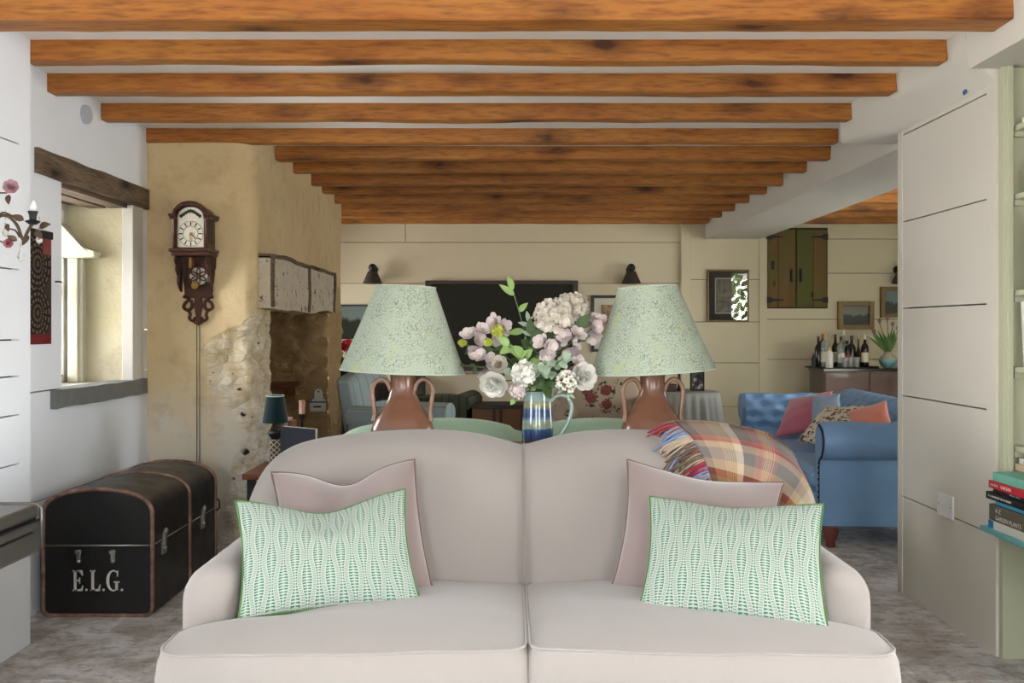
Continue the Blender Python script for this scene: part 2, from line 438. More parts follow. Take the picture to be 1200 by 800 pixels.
def clear_glass(name, k=1.0):
    """thin clear pane: see-through with a fresnel reflection"""
    t = NT(name); t.t.nodes.remove(t.b); out = t.t.nodes['Material Output']
    a = t.n('ShaderNodeBsdfTransparent'); g = t.n('ShaderNodeBsdfGlossy'); g.inputs['Roughness'].default_value = 0.0
    f = t.n('ShaderNodeFresnel'); f.inputs['IOR'].default_value = 1.5; m = t.n('ShaderNodeMixShader')
    t.put(m.inputs[0], t.math('MULTIPLY', f.outputs[0], k)); t.t.links.new(a.outputs[0], m.inputs[1]); t.t.links.new(g.outputs[0], m.inputs[2])
    t.t.links.new(m.outputs[0], out.inputs[0]); return t.m
M['glass'] = clear_glass('window glass')
window('window_1', (-2.50, W0-.28, 0), (0, 1, 0), W1-W0+.28, .95, WZ1, 2, 2, M['white'], depth=.12)
bm = NB()
prism(bm, [(0, 0), (.30, 0), (.30, .035), (.22, .06), (.10, .20), (.0, .26)], fr((-2.55, W1-.002, 1.64), (1, 0, 0), (0, 0, 1)), .10)
box(bm, -2.42, -2.335, W1-.055, W1-.002, .96, 1.64); box(bm, -2.40, -2.355, W1-.07, W1-.05, .96, 1.64)
struct('trim_4', bm, paint('pale cream paint', (206, 202, 180)), bevel=.006)
# timber lintel and slate ledge
def rough(a, f): return lambda v: v+Vector((0, a*noise.noise(Vector((v.x*f, v.y*f, v.z*f+3))), a*noise.noise(Vector((v.x*f+9, v.y*f, v.z*f)))))
bm = NB(); box(bm, XL-.40, XL+.02, 4.12, 5.385, 1.938, 2.05, 0, 4, 26, 3, rough(.006, 5))
for x in (-2.2, -2.32): box(bm, x, x+.09, 4.38, 5.17, 1.918, 1.94)
solo('timber_lintel', bm, M['oldwood'], 'weathered dark timber lintel set in the white wall over the left window', 'lintel', smooth=40)
bm = NB(); box(bm, XL-.1, XL+.03, 4.265, 5.33, .888, .972, 0, 3, 24, 3, rough(.006, 7))
solo('slate_ledge', bm, M['slate'], 'rough grey slate ledge under the left window', 'window ledge', smooth=40)

# chimney breast with the fireplace opening
OY0, OY1, OZ = 5.80, 7.62, 1.47
def stone_amt(v):
    """0 plaster .. 1 bare stone"""
    if v.x < XC-.03 and v.y < 5.75:                       # front face: ragged patch beside the corner
        d = XC-v.x; h = v.z
        lim = .06+.24*sst(.62, .98, h)*(1-sst(1.14, 1.36, h))+.17*(1-sst(.1, .7, h))+.05*noise.noise(Vector((1.2, h*5, 0)))
        top = 1-sst(1.25, 1.33, h+.08*noise.noise(Vector((v.x*8, 0, 2))))
        return max(0, min(1, (1-sst(lim-.08, lim+.03, d))*top))
    return 1-sst(1.30, 1.40, v.z+.05*noise.noise(v*3)) if v.y < 7.6 else (1-sst(1.36, 1.46, v.z) if v.x > -2.05 else .2)
def soot_amt(v):
    return sst(5.75, 6.1, v.y)*(1 if v.z < 1.62 else 0)*(.95 if v.x < XC+.05 else .0)
def chim(v):
    s_ = stone_amt(v)
    q = v*1.0
    w_ = Vector((noise.noise(q*2.1), noise.noise(q*2.1+Vector((7, 0, 0))), .5*noise.noise(q*2.1+Vector((0, 7, 0)))))*.014
    qq = Vector((v.x*6+.6*noise.noise(v*5), v.y*6, v.z*15+.5*noise.noise(v*6))); dd, pts = noise.voronoi(qq)
    b = (min(dd[1]-dd[0], .5)-.2)*.075+.035*noise.noise(v*13)
    nn = Vector((.7, -.7, 0)) if v.y < 5.9 else Vector((.5, -.8, 0))
    keep = sst(0, .12, v.z+.02)
    if v.x < -2.0 and v.y < 5.6: w_ *= 0
    return v+w_*keep+nn*b*s_
def round_corner(d, z):
    """walk the plan from the window wall along the front and round the corner; d in metres"""
    r_ = lerp(.05, .13, sst(1.2, 2.2, z)); A = (XC-r_)-XL; B = r_*PI/2
    if d < A: return XL+d, 5.40
    if d < A+B: a = (d-A)/r_; return XC-r_+r_*math.sin(a), 5.40+r_-r_*math.cos(a)
    return XC, 5.40+r_+(d-A-B)
def front(u, v_):
    z = v_*ZC; r_ = lerp(.05, .13, sst(1.2, 2.2, z)); tot = (XC-r_-XL)+r_*PI/2+(OY0-5.40-r_)
    x, y = round_corner(u*tot, z); return chim(Vector((x, y, z)))
bm = NB(); gs = []
gs += grid(bm, 34, 96, front, uv=False)
gs += grid(bm, 60, 30, lambda u, v_: chim(Vector((XC, lerp(OY0, OY1, u), lerp(OZ, ZC, v_)))), uv=False)
gs += grid(bm, 20, 80, lambda u, v_: chim(Vector((XC, lerp(OY1, 8.2, u), ZC*v_))), uv=False)
gs += grid(bm, 20, 8, lambda u, v_: chim(Vector((lerp(XC, -2.7, u), 8.2, ZC*v_))), uv=False)
gs += grid(bm, 30, 60, lambda u, v_: chim(Vector((lerp(-2.35, XC, u), OY1, OZ*v_))), uv=False)      # far jamb
gs += grid(bm, 30, 30, lambda u, v_: chim(Vector((-2.35, lerp(OY0, OY1, u), OZ*v_))), uv=False)       # back of the hearth
gs += grid(bm, 20, 30, lambda u, v_: chim(Vector((lerp(XC, -2.35, u), OY0, OZ*v_))), uv=False)
gs += grid(bm, 20, 30, lambda u, v_: chim(Vector((lerp(-2.35, XC, u), lerp(OY0, OY1, v_), OZ))), uv=False)
bmesh.ops.remove_doubles(bm, verts=bm.verts, dist=.004)
o = struct('wall_chimney', bm, plaster('chimney plaster', (212, 186, 142), (222, 200, 158), (216, 208, 194), True), smooth=180)
for nm, fn in (('stone', stone_amt), ('soot', soot_amt)):
    a = o.data.attributes.new(nm, 'FLOAT', 'POINT')
    for i, v in enumerate(o.data.vertices): a.data[i].value = fn(v.co)
# mantel board: old limewashed timber clasping the flank above the opening
bm = NB()
def mant(v):
    if v.z < 1.45: v.z += .05*math.sin((v.y-5.5)/2.0*PI*3.0)*sst(6.2, 7.0, v.y)*.5
    return v+Vector((.008*noise.noise(v*6), 0, .012*noise.noise(v*5)))
box(bm, XC-.06, XC+.075, 5.5, 7.5, 1.372, 1.685, 0, 3, 50, 8, mant)
t = NT('limewashed timber'); o_ = t.co(scale=(6, 1.3, 6)); n = t.noise(o_, 2.4, 6, .65, .5); e = t.noise(t.co(), 16, 5, .7)
c = t.mix(n, lin((216, 206, 188)), lin((186, 168, 142)))
c = t.mix(t.ramp(e, [(.58, (0, 0, 0)), (.64, (1, 1, 1))]), c, lin((70, 52, 38))); t.bump(e, .4, .01)
m_lime = t.fin(c, .9, spec=.15)
root = thing('mantel_board', 'old limewashed timber mantel board across the chimney above the fireplace', 'mantel', (XC, 6.5, 1.372))
link('board', bm, m_lime, root, smooth=40)
bm = NB()
for y in (5.505, 6.52, 7.455): box(bm, XC+.05, XC+.088, y, y+.045, 1.38, 1.68, 0, 1, 2, 8, mant)
box(bm, XC-.02, XC+.085, 5.5, 7.5, 1.675, 1.70, 0, 2, 40, 1, mant)
link('edge_strip', bm, M['oldwood'], root, smooth=40)

# far wall: television stretch, pilaster, right stretch
bm = NB(); boards(bm, (-2.9, YB, 0), (1, 0, 0), 4.665, (0, -1, 0), [0, .42, .79, 1.729, 2.154, ZC], back=.2)
box(bm, -1.092, -1.088, YB-.002, YB+.01, 2.158, ZC, 1)
struct('wall_back', bm, [M['cream'], M['gap']])
bm = NB(); box(bm, 1.765, 1.862, YB-.06, YB+.1, 0, ZC); struct('trim_5', bm, M['cream'], bevel=.004)
bm = NB()
boards(bm, (1.862, YB, 0), (1, 0, 0), .76, (0, -1, 0), [0, .45, .904, 1.33, 1.77, ZC], back=.2)
boards(bm, (2.622, YB, 0), (1, 0, 0), 2.7, (0, -1, 0), [0, .45, .94, 1.356, 1.835, 2.19, ZC], back=.2)
box(bm, 2.585, 2.665, YB-.015, YB, 0, 2.19)
struct('wall_back_right', bm, [M['cream'], M['gap']])
# right: boarded cupboard block, plaster bulkhead over it, wide lintel over the opening
def shear(vs):
    for v in vs: v.co.x += 0
bm = NB(); y0, y1 = 3.59, 4.50
boards(bm, (XR, y0+.07, 0), (0, 1, 0), y1-y0-.12, (-1, 0, 0), [0, .461, .938, 1.35, 1.758, 2.17, 2.26], back=.7)
box(bm, XR-.003, XR+.1, y0, y0+.07, 0, 2.26); box(bm, XR-.003, XR+.1, y1-.05, y1, 0, 2.26)
box(bm, XR+.05, 2.58, y1-.05, y1, 0, 2.26); box(bm, XR+.03, 2.58, y0, y0+.05, 0, 2.26)
struct('wall_right', bm, [M['white'], M['gap']])
def loft(bm, secs, mi=0):
    rings = [[bm.verts.new(Vector((x, y, z))) for x, z in sec] for y, sec in secs]
    m = len(rings[0])
    for a, b in zip(rings, rings[1:]):
        for k in range(m):
            l = (k+1) % m; bm.faces.new((a[k], a[l], b[l], b[k])).material_index = mi
    bm.faces.new(rings[0][::-1]); bm.faces.new(rings[-1])
bm = NB()
loft(bm, [(-1.7, [(1.74, ZC), (1.745, 2.30), (1.757, 2.247), (2.7, 2.247), (2.7, ZC)]),
          (3.59, [(1.74, ZC), (1.745, 2.30), (1.757, 2.247), (2.7, 2.247), (2.7, ZC)]),
          ])
def cove(z0):
    return [(1.74, ZC), (1.742, 2.36), (1.752, 2.32), (1.772, 2.285), (1.80, 2.255), (1.828, lerp(z0, 2.255, .55)), (1.848, lerp(z0, 2.255, .25)), (1.858, z0), (2.56, z0), (2.56, ZC)]
loft(bm, [(3.592, cove(2.20)), (4.2, cove(2.19)), (4.5, cove(2.185)), (4.96, [(1.74, ZC), (1.741, 2.36), (1.742, 2.33), (1.743, 2.30), (1.744, 2.27), (1.746, 2.245), (1.752, 2.234), (1.858, 2.228), (2.56, 2.228), (2.56, ZC)])])
struct('trim_6', bm, M['white'], smooth=50)
bm = NB(); box(bm, 2.02, 2.585, 4.50, YB-.001, 2.19, ZC, 0, 2, 12, 2, lambda v: v+Vector((.01*noise.noise(v*1.3), 0, .008*noise.noise(v*1.1)) if v.z < 2.3 else (0, 0, 0)))
struct('trim_7', bm, M['white'])
# rest of the shell, behind and beside the camera
bm = NB()
for q in ((-1.7, -.85, 0, ZC), (-.85, 2.35, 0, .2), (-.85, 2.35, 1.45, ZC), (2.35, 3.59, 0, ZC)): box(bm, 2.45, 2.55, *q)
struct('wall_right_near', bm, M['white'])
window('added_window_6', (2.50, -.85, 0), (0, 1, 0), 3.2, .2, 1.45, 4, 2, M['white'])  # added window out of view, set low to brighten the left walls
window('added_window_7', (-2.45, -.85, 0), (0, 1, 0), 3.3, .15, 1.35, 5, 2, M['white'])  # added window out of view, set low to brighten the right cupboard wall
bm = NB()
for q in ((4.3, 6.3, 0, ZC), (7.5, 10, 0, ZC), (6.3, 7.5, 0, .55), (6.3, 7.5, 2.15, ZC)): box(bm, 5.2, 5.3, *q)
struct('wall_right_far', bm, M['cream'])
window('added_window_8', (5.26, 6.3, 0), (0, 1, 0), 1.2, .55, 2.15, 3, 2, M['white'])  # added unseen window, brightens chimney flank, lintel and blue sofa
bm = NB(); box(bm, -2.75, -2.68, 9.6, 9.9, 0, ZC)
box(bm, -2.75, -2.65, 8.0, 8.55, 0, ZC); box(bm, -2.75, -2.65, 9.45, 9.9, 0, ZC)
box(bm, -2.75, -2.65, 8.55, 9.45, 0, .85); box(bm, -2.75, -2.65, 8.55, 9.45, 1.9, ZC); struct('wall_alcove', bm, M['cream'])
window('added_window_2', (-2.70, 8.55, 0), (0, 1, 0), .9, .85, 1.9, 2, 4, M['white'])  # added window hidden behind the chimney, fill light for the far wall
def wall_with_openings(name, y, x0, x1, ops, mat, th=.12):
    bm = NB(); xs = x0
    for a, b, z0, z1 in ops:
        box(bm, xs, a, y-th, y, 0, ZC); box(bm, a, b, y-th, y, 0, z0); box(bm, a, b, y-th, y, z1, ZC); xs = b
    box(bm, xs, x1, y-th, y, 0, ZC); struct(name, bm, mat)
wall_with_openings('wall_front', -1.55, -2.5, 2.55, [(-1.5, -.5, .85, 2.1), (.7, 1.7, .85, 2.1)], M['white'])
window('window_3', (-1.5, -1.6, 0), (1, 0, 0), 1.0, .85, 2.1, 2, 4, M['white'])
window('window_4', (.7, -1.6, 0), (1, 0, 0), 1.0, .85, 2.1, 2, 4, M['white'])
wall_with_openings('wall_divider', 4.5, 2.58, 5.25, [(2.62, 3.44, .12, 1.32), (3.47, 4.95, .5, 2.2)], M['cream'])
window('window_5', (3.47, 4.44, 0), (1, 0, 0), 1.48, .5, 2.2, 3, 2, M['white'])
window('added_window_9', (2.62, 4.44, 0), (1, 0, 0), .82, .12, 1.32, 2, 2, M['white'])  # added unseen low window that throws light on the blue sofa's side panel

# ---------------------------------------------------------------- ceiling beams
BE = [(3.25, .135), (3.74, .085), (4.23, .1), (4.79, .085), (5.39, .08), (5.91, .085), (6.39, .085), (6.95, .09), (7.38, .085), (7.93, .085), (8.44, .085), (8.95, .085), (9.45, .085)]
ORD = ['first', 'second', 'third', 'fourth', 'fifth', 'sixth', 'seventh', 'eighth', 'ninth', 'tenth', 'eleventh', 'twelfth', 'thirteenth']
def beam_mesh(x0, x1, y0, d, zb, seed):
    bm = NB()
    def f(v):
        q = Vector((v.x*1.7, v.y*3+seed*5.1, v.z*3)); q2 = Vector((v.x*7, v.y*6+seed*3.3, v.z*6))
        return v+Vector((0, .008*noise.noise(q)+.003*noise.noise(q2), .006*noise.noise(q+Vector((3, 3, 0)))+.003*noise.noise(q2+Vector((3, 0, 0)))) if v.z < 2.39 else (0, .006*noise.noise(q), 0))
    box(bm, x0, x1, y0, y0+d, zb, ZC+.01, 0, 60, 2, 2, f)
    return bm
for i, (y, d) in enumerate(BE):
    x0 = XL-.02 if i else XP-.02
    if i == 1: x0 = XP-.03
    if y > 5.4: x0 = XC-.05
    if y > 8.25: x0 = -2.72
    x1 = 1.745 if i < 4 else 2.03
    if i == 4: x1 = 1.887
    if i == 12: x1 = 2.0
    o = solo('ceiling_beam', beam_mesh(x0, x1, y, d, 2.322, i), M['beam'],
             ('nearest and widest orange pine ceiling beam at the top of the room' if i == 0 else
              'last pine ceiling beam, against the far wall above the screen' if i == 12 else
              ORD[i]+' pine ceiling beam from the front, spanning the main room'), 'beam', 'pine ceiling beams of the main room', smooth=40, bevel=.008)
vis = {5: 'nearest', 7: 'middle'}
for k, (y, d) in enumerate([BE[i] for i in (5, 6, 7, 8, 9, 10, 11, 12)]):
    lab = 'pine ceiling beam of the side room beyond the white lintel, '+(['nearest of its row', 'second in its row', 'third in its row', 'fourth in its row', 'fifth in its row', 'sixth in its row', 'seventh in its row', 'last in its row above the cupboard doors'][k])
    solo('ceiling_beam', beam_mesh(2.58, 5.2, y, d, 2.322, k+20), M['beam'], lab, 'beam', 'pine ceiling beams of the side room', smooth=40, bevel=.008)
# ================================================================ THE CREAM SOFA
SX = .045
def outline_pts():
    half = [(-.93, .36), (-.932, .50), (-.93, .62), (-.915, .71), (-.875, .79), (-.80, .845), (-.68, .875), (-.5, .893), (-.33, .899), (-.18, .889), (-.08, .868), (-.02, .852), (0, .849)]
    pts = [(x, z) for x, z in half]+[(-x, z) for x, z in half[-2::-1]]
    return resample(catmull([Vector((x, 0, z)) for x, z in pts], 400), 200)
OUT = outline_pts()
def back_front(z): return 2.93+(z-.45)*.58
def back_pt(s, v):
    """s along the outline 0..1, v 0 (front foot) .. 1 (top edge) .. 2 (rear foot)"""
    k = s*200; i = min(int(k), 199); T = OUT[i].lerp(OUT[i+1], k-i); B = Vector((lerp(-.86, .86, s), 0, .30))
    t = v if v <= 1 else 2-v
    p = B.lerp(T, t)
    L = (T-B).length; d = (1-t)*L; r_ = .13
    w_ = .115*math.sqrt(max(0, 1-(1-min(d/r_, 1))**2))
    mid = back_front(p.z)+.115-.05*sst(.55, .9, p.z)*0
    dx = abs(p.x)
    y = mid-w_-.012*math.sin(min(1, d/.5)*PI) if v <= 1 else mid+w_*.8
    if v <= 1: y += .022*math.exp(-(dx/.016)**2)+.012*math.exp(-(dx/.07)**2)
    return Vector((p.x+SX, y, p.z))
root = thing('sofa', 'cream linen two seater sofa with humped back in the foreground', 'sofa', (SX, 2.9, 0))
bm = NB()
ss = [.5-.5*math.cos(PI*i/60) for i in range(61)]
S_ = sorted(set([round(x, 5) for x in [i/150 for i in range(151)]+[.5+k*.0016 for k in range(-8, 9)]]))
Vv = [i/22 for i in range(18)]+[1-.2*(1-k/12)**2*1.05 for k in range(1, 13)]
Vv = sorted(set(round(min(1, x), 5) for x in Vv)); Vv = Vv+[2-x for x in Vv[-2::-1]]
g = [[bm.verts.new(back_pt(s, v)) for v in Vv] for s in S_]
for i in range(len(S_)-1):
    for j in range(len(Vv)-1): bm.faces.new((g[i][j], g[i+1][j], g[i+1][j+1], g[i][j+1]))
bmesh.ops.remove_doubles(bm, verts=bm.verts, dist=1e-5)
bk_o = link('back', bm, M['linen'], root, smooth=180)
bm = NB(); tube(bm, [back_pt(.5, v)+Vector((0, -.001 if v < .97 else 0, 0)) for v in [i/40 for i in range(12, 50)]], .0035, 6)
link('centre_seam', bm, M['linen'], bk_o, smooth=180)
# arms: rounded roll in section, front edge rounded over
def arm(sg):
    bm = NB(); n = 30
    sec = []
    xo, xi, zt, r_ = .955, .795, .600, .095
    sec += [(xo-.03, .12), (xo, .30), (xo, .44)]
    for k in range(9): a = k/8*PI/2; sec.append((xo-r_+r_*math.cos(a), zt-r_+r_*math.sin(a)))
    for k in range(1, 7): a = k/6*PI/2; sec.append((xi+.06-.06*math.sin(a), zt-.06+.06*math.cos(a)))
    sec += [(xi, .45), (xi, .12)]
    m = len(sec); cx_, cz_ = (xo+xi)/2, .38
    st = [0, .008, .02, .038, .06]+[.06+.60*k/14 for k in range(1, 15)]
    def f(u, k):
        d = st[round(u*(len(st)-1))]; q = max(0, 1-d/.06); inset = .055*(1-math.sqrt(max(0, 1-q*q)))
        x, z = sec[k]; x = x+(cx_-x)*inset/.14; z = z+(-.055*0 if z < .2 else (-inset if z > .48 else 0))
        z += .0*d
        return Vector((SX+sg*x, 2.565+d, z+0))
    sweep(bm, len(st)-1, m, f)
    return link('arm', bm, M['linen'], root, smooth=60)
arm(-1); arm(1)
bm = NB(); box(bm, SX-.9, SX+.9, 2.47, 3.25, .12, .30)
link('base', bm, M['linen'], root, bevel=.02)
for sx in (-.82, .82):
    for y in (2.58, 3.15):
        bm = NB(); lathe(bm, [(.018, 0), (.024, .01), (.03, .07), (.034, .125)], 16, (SX+sx, y, 0)); link('foot', bm, M['mahogany'], root, smooth=50)
def seat(sg):
    """T-shaped cushion, boxed and piped"""
    xin, xf_, xb, Y0, Y1 = .004, .935, .742, 2.33, 2.965
    def plan(s, t):
        y = lerp(Y0, Y1, t); d = y-Y0
        xo = lerp(xf_, xb, sst(.185, .235, d))
        r_ = .07; q = max(0, 1-d/r_); cut = r_*(1-math.sqrt(max(0, 1-q*q)))
        r2 = .05; q2 = max(0, 1-d/r2); cut2 = r2*(1-math.sqrt(max(0, 1-q2*q2)))
        r3 = .05; q3 = max(0, 1-(Y1-y)/r3); cut3 = r3*(1-math.sqrt(max(0, 1-q3*q3)))
        a, b = xin+cut2+cut3, xo-cut-cut3
        x = lerp(a, b, s); y -= .018*math.sin(PI*min(1, max(0, s)))*(1-t)**2-.012*abs(2*s-1)**2*(1-t)**3
        return Vector((SX+sg*x, y, 0))
    tv = [0, .004, .012, .025, .04, .06, .09, .13, .18]+[.18+.68*k/22 for k in range(1, 23)]+[.89, .92, .945, .965, .98, .99, 1]
    sv = [.5-.5*math.cos(PI*k/44)*.92-.04*math.cos(PI*k/44)**5*1.0 for k in range(45)]; sv[0], sv[-1] = 0, 1
    def zt(s, t):
        e = (max(0, 1-abs(2*s-1)**2.6))**.7*(max(0, 1-abs(2*t-1)**2.6))**.7
        p = plan(s, t)
        return .452+.038*e-.012*(1-t)*abs(s-.2)+.004*noise.noise(p*5)-.008*max(0, s-.85)/.15*(1-t)
    bm = NB()
    top = [[bm.verts.new(plan(s, t)+Vector((0, 0, zt(s, t)))) for t in tv] for s in sv]
    ns, nt = len(sv)-1, len(tv)-1
    for i in range(ns):
        for j in range(nt): bm.faces.new((top[i][j], top[i+1][j], top[i+1][j+1], top[i][j+1]))
    loop = [(i, 0) for i in range(ns)]+[(ns, j) for j in range(nt)]+[(i, nt) for i in range(ns, 0, -1)]+[(0, j) for j in range(nt, 0, -1)]
    cen = plan(.5, .45); prev = [top[i][j] for i, j in loop]; edge = [v.co.copy() for v in prev]
    for dz, out in ((-.03, .012), (-.075, .018), (-.12, .012), (-.15, 0)):
        cur = []
        for (i, j), e in zip(loop, edge):
            q = Vector(((e.x-cen.x), (e.y-cen.y), 0)).normalized()
            cur.append(bm.verts.new(Vector((e.x, e.y, e.z+dz))+q*out*(1 if j < nt*.5 or abs(e.x-SX) > .3 else .3)))
        for k in range(len(loop)):
            l = (k+1) % len(loop); bm.faces.new((prev[l], prev[k], cur[k], cur[l]))
        prev = cur
    bm.faces.new(prev)
    c = link('seat_cushion', bm, M['linen'], root, smooth=180)
    bm = NB(); q = [e+Vector((0, 0, .001)) for e in edge]; q = resample(q+[q[0]], 160)[:-1]
    tube(bm, q, .0042, 6, closed=True); link('piping', bm, M['linen'], c, smooth=180)
seat(-1); seat(1)

# ================================================================ CUSHIONS ON IT
def pillow_bm(TL, TR, BR, BL, th, chop=0.0, ears=.06, n=36, wr=.006, nrm=None, chop_w=.28):
    """stuffed cushion through four world corners; returns bmesh and its seam loop"""
    TL, TR, BR, BL = map(Vector, (TL, TR, BR, BL))
    nv = ((TR-TL)+(BR-BL)).cross((TL-BL)+(TR-BR)).normalized()
    if nv.y > 0: nv = -nv
    up = ((TL-BL)+(TR-BR)).normalized(); H = ((TL-BL).length+(TR-BR).length)/2; Wd = ((TR-TL).length+(BR-BL).length)/2
    rt = ((TR-TL)+(BR-BL)).normalized()
    sd = random.uniform(0, 50)
    def pos(s, t):
        p = BL.lerp(BR, s).lerp(TL.lerp(TR, s), t)
        p -= up*(H*ears*(4*s*(1-s))*(2*t-1)); p -= rt*(Wd*ears*(4*t*(1-t))*(2*s-1))
        if chop: p -= up*(H*chop*math.exp(-((s-.5)/chop_w)**2)*sst(.35, 1, t))
        return p
    def q(s, t):
        a = max(0, 4*s*(1-s)); b = max(0, 4*t*(1-t))
        return (a**.55)*(b**.55)
    L = None; bm = NB(); L = bm.loops.layers.uv.verify()
    def side(sg):
        g = []
        for i in range(n+1):
            row = []
            for j in range(n+1):
                s = .5-.5*math.cos(PI*i/n); t = .5-.5*math.cos(PI*j/n); s = lerp(i/n, s, .5); t = lerp(j/n, t, .5)
                p = pos(s, t); k = q(s, t)
                dent = 1-(.35*chop/.12)*math.exp(-((s-.5)/(chop_w*.6))**2)*sst(.5, 1, t) if chop else 1
                p = p+nv*(sg*th*.5*k*dent+sg*wr*k*noise.noise(Vector((s*5+sd, t*5, sg))))
                row.append((bm.verts.new(p), (s, t)))
            g.append(row)
        for i in range(n):
            for j in range(n):
                c = [g[i][j], g[i+1][j], g[i+1][j+1], g[i][j+1]]
                if sg < 0: c = c[::-1]
                f = bm.faces.new([x[0] for x in c])
                for lp, x in zip(f.loops, c): lp[L].uv = x[1]
        return g
    side(1); side(-1)
    bmesh.ops.remove_doubles(bm, verts=bm.verts, dist=1e-5)
    lp = [pos(i/40, 0) for i in range(40)]+[pos(1, i/40) for i in range(40)]+[pos(1-i/40, 1) for i in range(40)]+[pos(0, 1-i/40) for i in range(40)]
    return bm, lp
def pillow(name, corners, th, mat, pip, label, cat='cushion', group=None, pr=.0035, **k):
    bm, lp = pillow_bm(*corners, th, **k)
    lo = min(p.z for p in lp); c = sum((Vector(p) for p in corners), Vector())/4
    r_ = thing(name, label, cat, (c.x, c.y, lo), group=group)
    link('cover', bm, mat, r_, smooth=180)
    if pip:
        bm = NB(); tube(bm, lp, pr, 6, closed=True); link('piping', bm, pip, r_, smooth=180)
    return r_
def leaf_stripe():
    t = NT('green leaf stripe'); u, v, _ = t.sep(t.co('UV'))
    ux = t.math('ADD', t.math('MULTIPLY', u, 15.0), t.math('MULTIPLY', t.math('SINE', t.math('MULTIPLY', v, 5.0)), .12))
    idx = t.math('FLOOR', ux); f = t.math('ABSOLUTE', t.math('SUBTRACT', t.math('FRACT', ux), .5))
    ph = t.math('ADD', t.math('MULTIPLY', v, 15.5), t.math('MULTIPLY', idx, PI))
    wd = t.math('ADD', .30, t.math('MULTIPLY', t.math('COSINE', ph), .15))
    # near the column's edge the neighbour's bulge shows: measure against own width
    rel = t.math('DIVIDE', f, wd)
    d1 = t.math('FRACT', t.math('ADD', t.math('MULTIPLY', v, 46.0), t.math('MULTIPLY', f, 1.1)))
    dash = t.math('LESS_THAN', d1, .60)
    ins = t.math('MULTIPLY', t.math('LESS_THAN', rel, .90), t.math('GREATER_THAN', f, .035))
    taper = t.math('LESS_THAN', d1, t.math('ADD', .22, t.math('MULTIPLY', rel, .55)))
    g1 = t.math('MULTIPLY', ins, taper)
    # little side dots outside the lens
    ot = t.math('MULTIPLY', t.math('GREATER_THAN', rel, 1.18), t.math('LESS_THAN', t.math('FRACT', t.math('MULTIPLY', v, 60.0)), .5))
    g2 = t.math('MAXIMUM', g1, t.math('MULTIPLY', ot, .6))
    n = t.noise(t.co(), 7, 3)
    gr = t.mix(n, lin((34, 98, 76)), lin((58, 122, 98)))
    c = t.mix(g2, lin((164, 167, 158)), gr)
    t.bump(t.noise(t.co(), 500, 2), .15, .002)
    return t.fin(c, .9, spec=.12, Sheen_Weight=.15)
M['leafstripe'] = leaf_stripe()
M['greenpipe'] = fabric('green piping', (72, 116, 52))
M['velvetpipe'] = fabric('pink velvet piping', (112, 88, 82))
pillow('cushion', (P(318, 553, 3.02), P(486, 538, 3.06), P(508, 694, 2.80), P(338, 715, 2.76)), .15, M['velvet'], M['velvetpipe'],
       'plain pink velvet cushion leaning on the left half of the cream sofa back', chop=.13, ears=.03, pr=.004, chop_w=.22)
pillow('cushion', (P(735, 538, 3.04), P(919, 565, 3.0), P(905, 720, 2.70), P(712, 702, 2.80)), .15, M['velvet'], M['velvetpipe'],
       'plain pink velvet cushion leaning on the right half of the cream sofa back', chop=.03, ears=.05, pr=.004)
pillow('cushion', (P(276, 586, 2.72), P(475, 572, 2.86), P(493, 706, 2.68), P(279, 727, 2.52)), .15, M['leafstripe'], M['greenpipe'],
       'green and white leaf striped cushion at the left arm of the cream sofa', chop=.14, ears=.035, pr=.003)
pillow('cushion', (P(761, 581, 2.84), P(965, 590, 2.70), P(972, 743, 2.46), P(748, 715, 2.62)), .15, M['leafstripe'], M['greenpipe'],
       'green and white leaf striped cushion at the right arm of the cream sofa', chop=.045, ears=.035, pr=.003)

# ================================================================ THROW
def plaid():
    t = NT('plaid wool'); u, v, _ = t.sep(t.co('UV'))
    sr, ru, tan, gr, cr, ol = [lin(c) for c in ((118, 84, 66), (134, 50, 38), (144, 110, 80), (118, 118, 118), (190, 172, 148), (112, 98, 62))]
    bk = lin((72, 52, 38))
    def ends(p, pitch, a, b):   # groups of fine lines between a and b
        return t.math('MULTIPLY', t.math('MULTIPLY', t.math('GREATER_THAN', p, a), t.math('LESS_THAN', p, b)), t.math('LESS_THAN', t.math('FRACT', t.math('MULTIPLY', p, pitch)), .42))
    wa = t.ramp(u, [(0, bk), (.06, tan), (.24, cr), (.30, bk), (.385, ru), (.46, tan), (.50, ru), (.55, bk), (.72, tan), (.80, cr), (.92, ru), (.97, bk)], 'CONSTANT')
    wa = t.mix(ends(u, 62, .16, .26), wa, lin((176, 154, 100)))
    wa = t.mix(ends(u, 62, .44, .53), wa, lin((186, 142, 88)))
    wa = t.mix(ends(u, 62, .76, .85), wa, lin((176, 156, 108)))
    we = t.ramp(v, [(0, tan), (.10, ru), (.16, cr), (.24, lin((142, 144, 146))), (.34, cr), (.40, lin((176, 66, 66))), (.45, bk), (.62, tan), (.70, cr), (.74, tan), (.82, bk), (.90, gr)], 'CONSTANT')
    we = t.mix(ends(v, 70, .34, .41), we, lin((180, 166, 154)))
    we = t.mix(ends(v, 70, .66, .73), we, lin((170, 140, 90)))
    c = t.mix(.46, wa, we)
    tw = t.noise(t.co(), 500, 2); t.bump(tw, .3, .003)
    return t.fin(t.mix(t.math('MULTIPLY', tw, .25), c, lin((90, 70, 60))), .95, spec=.1, Sheen_Weight=.4)
M['plaid'] = plaid()
TH = {}
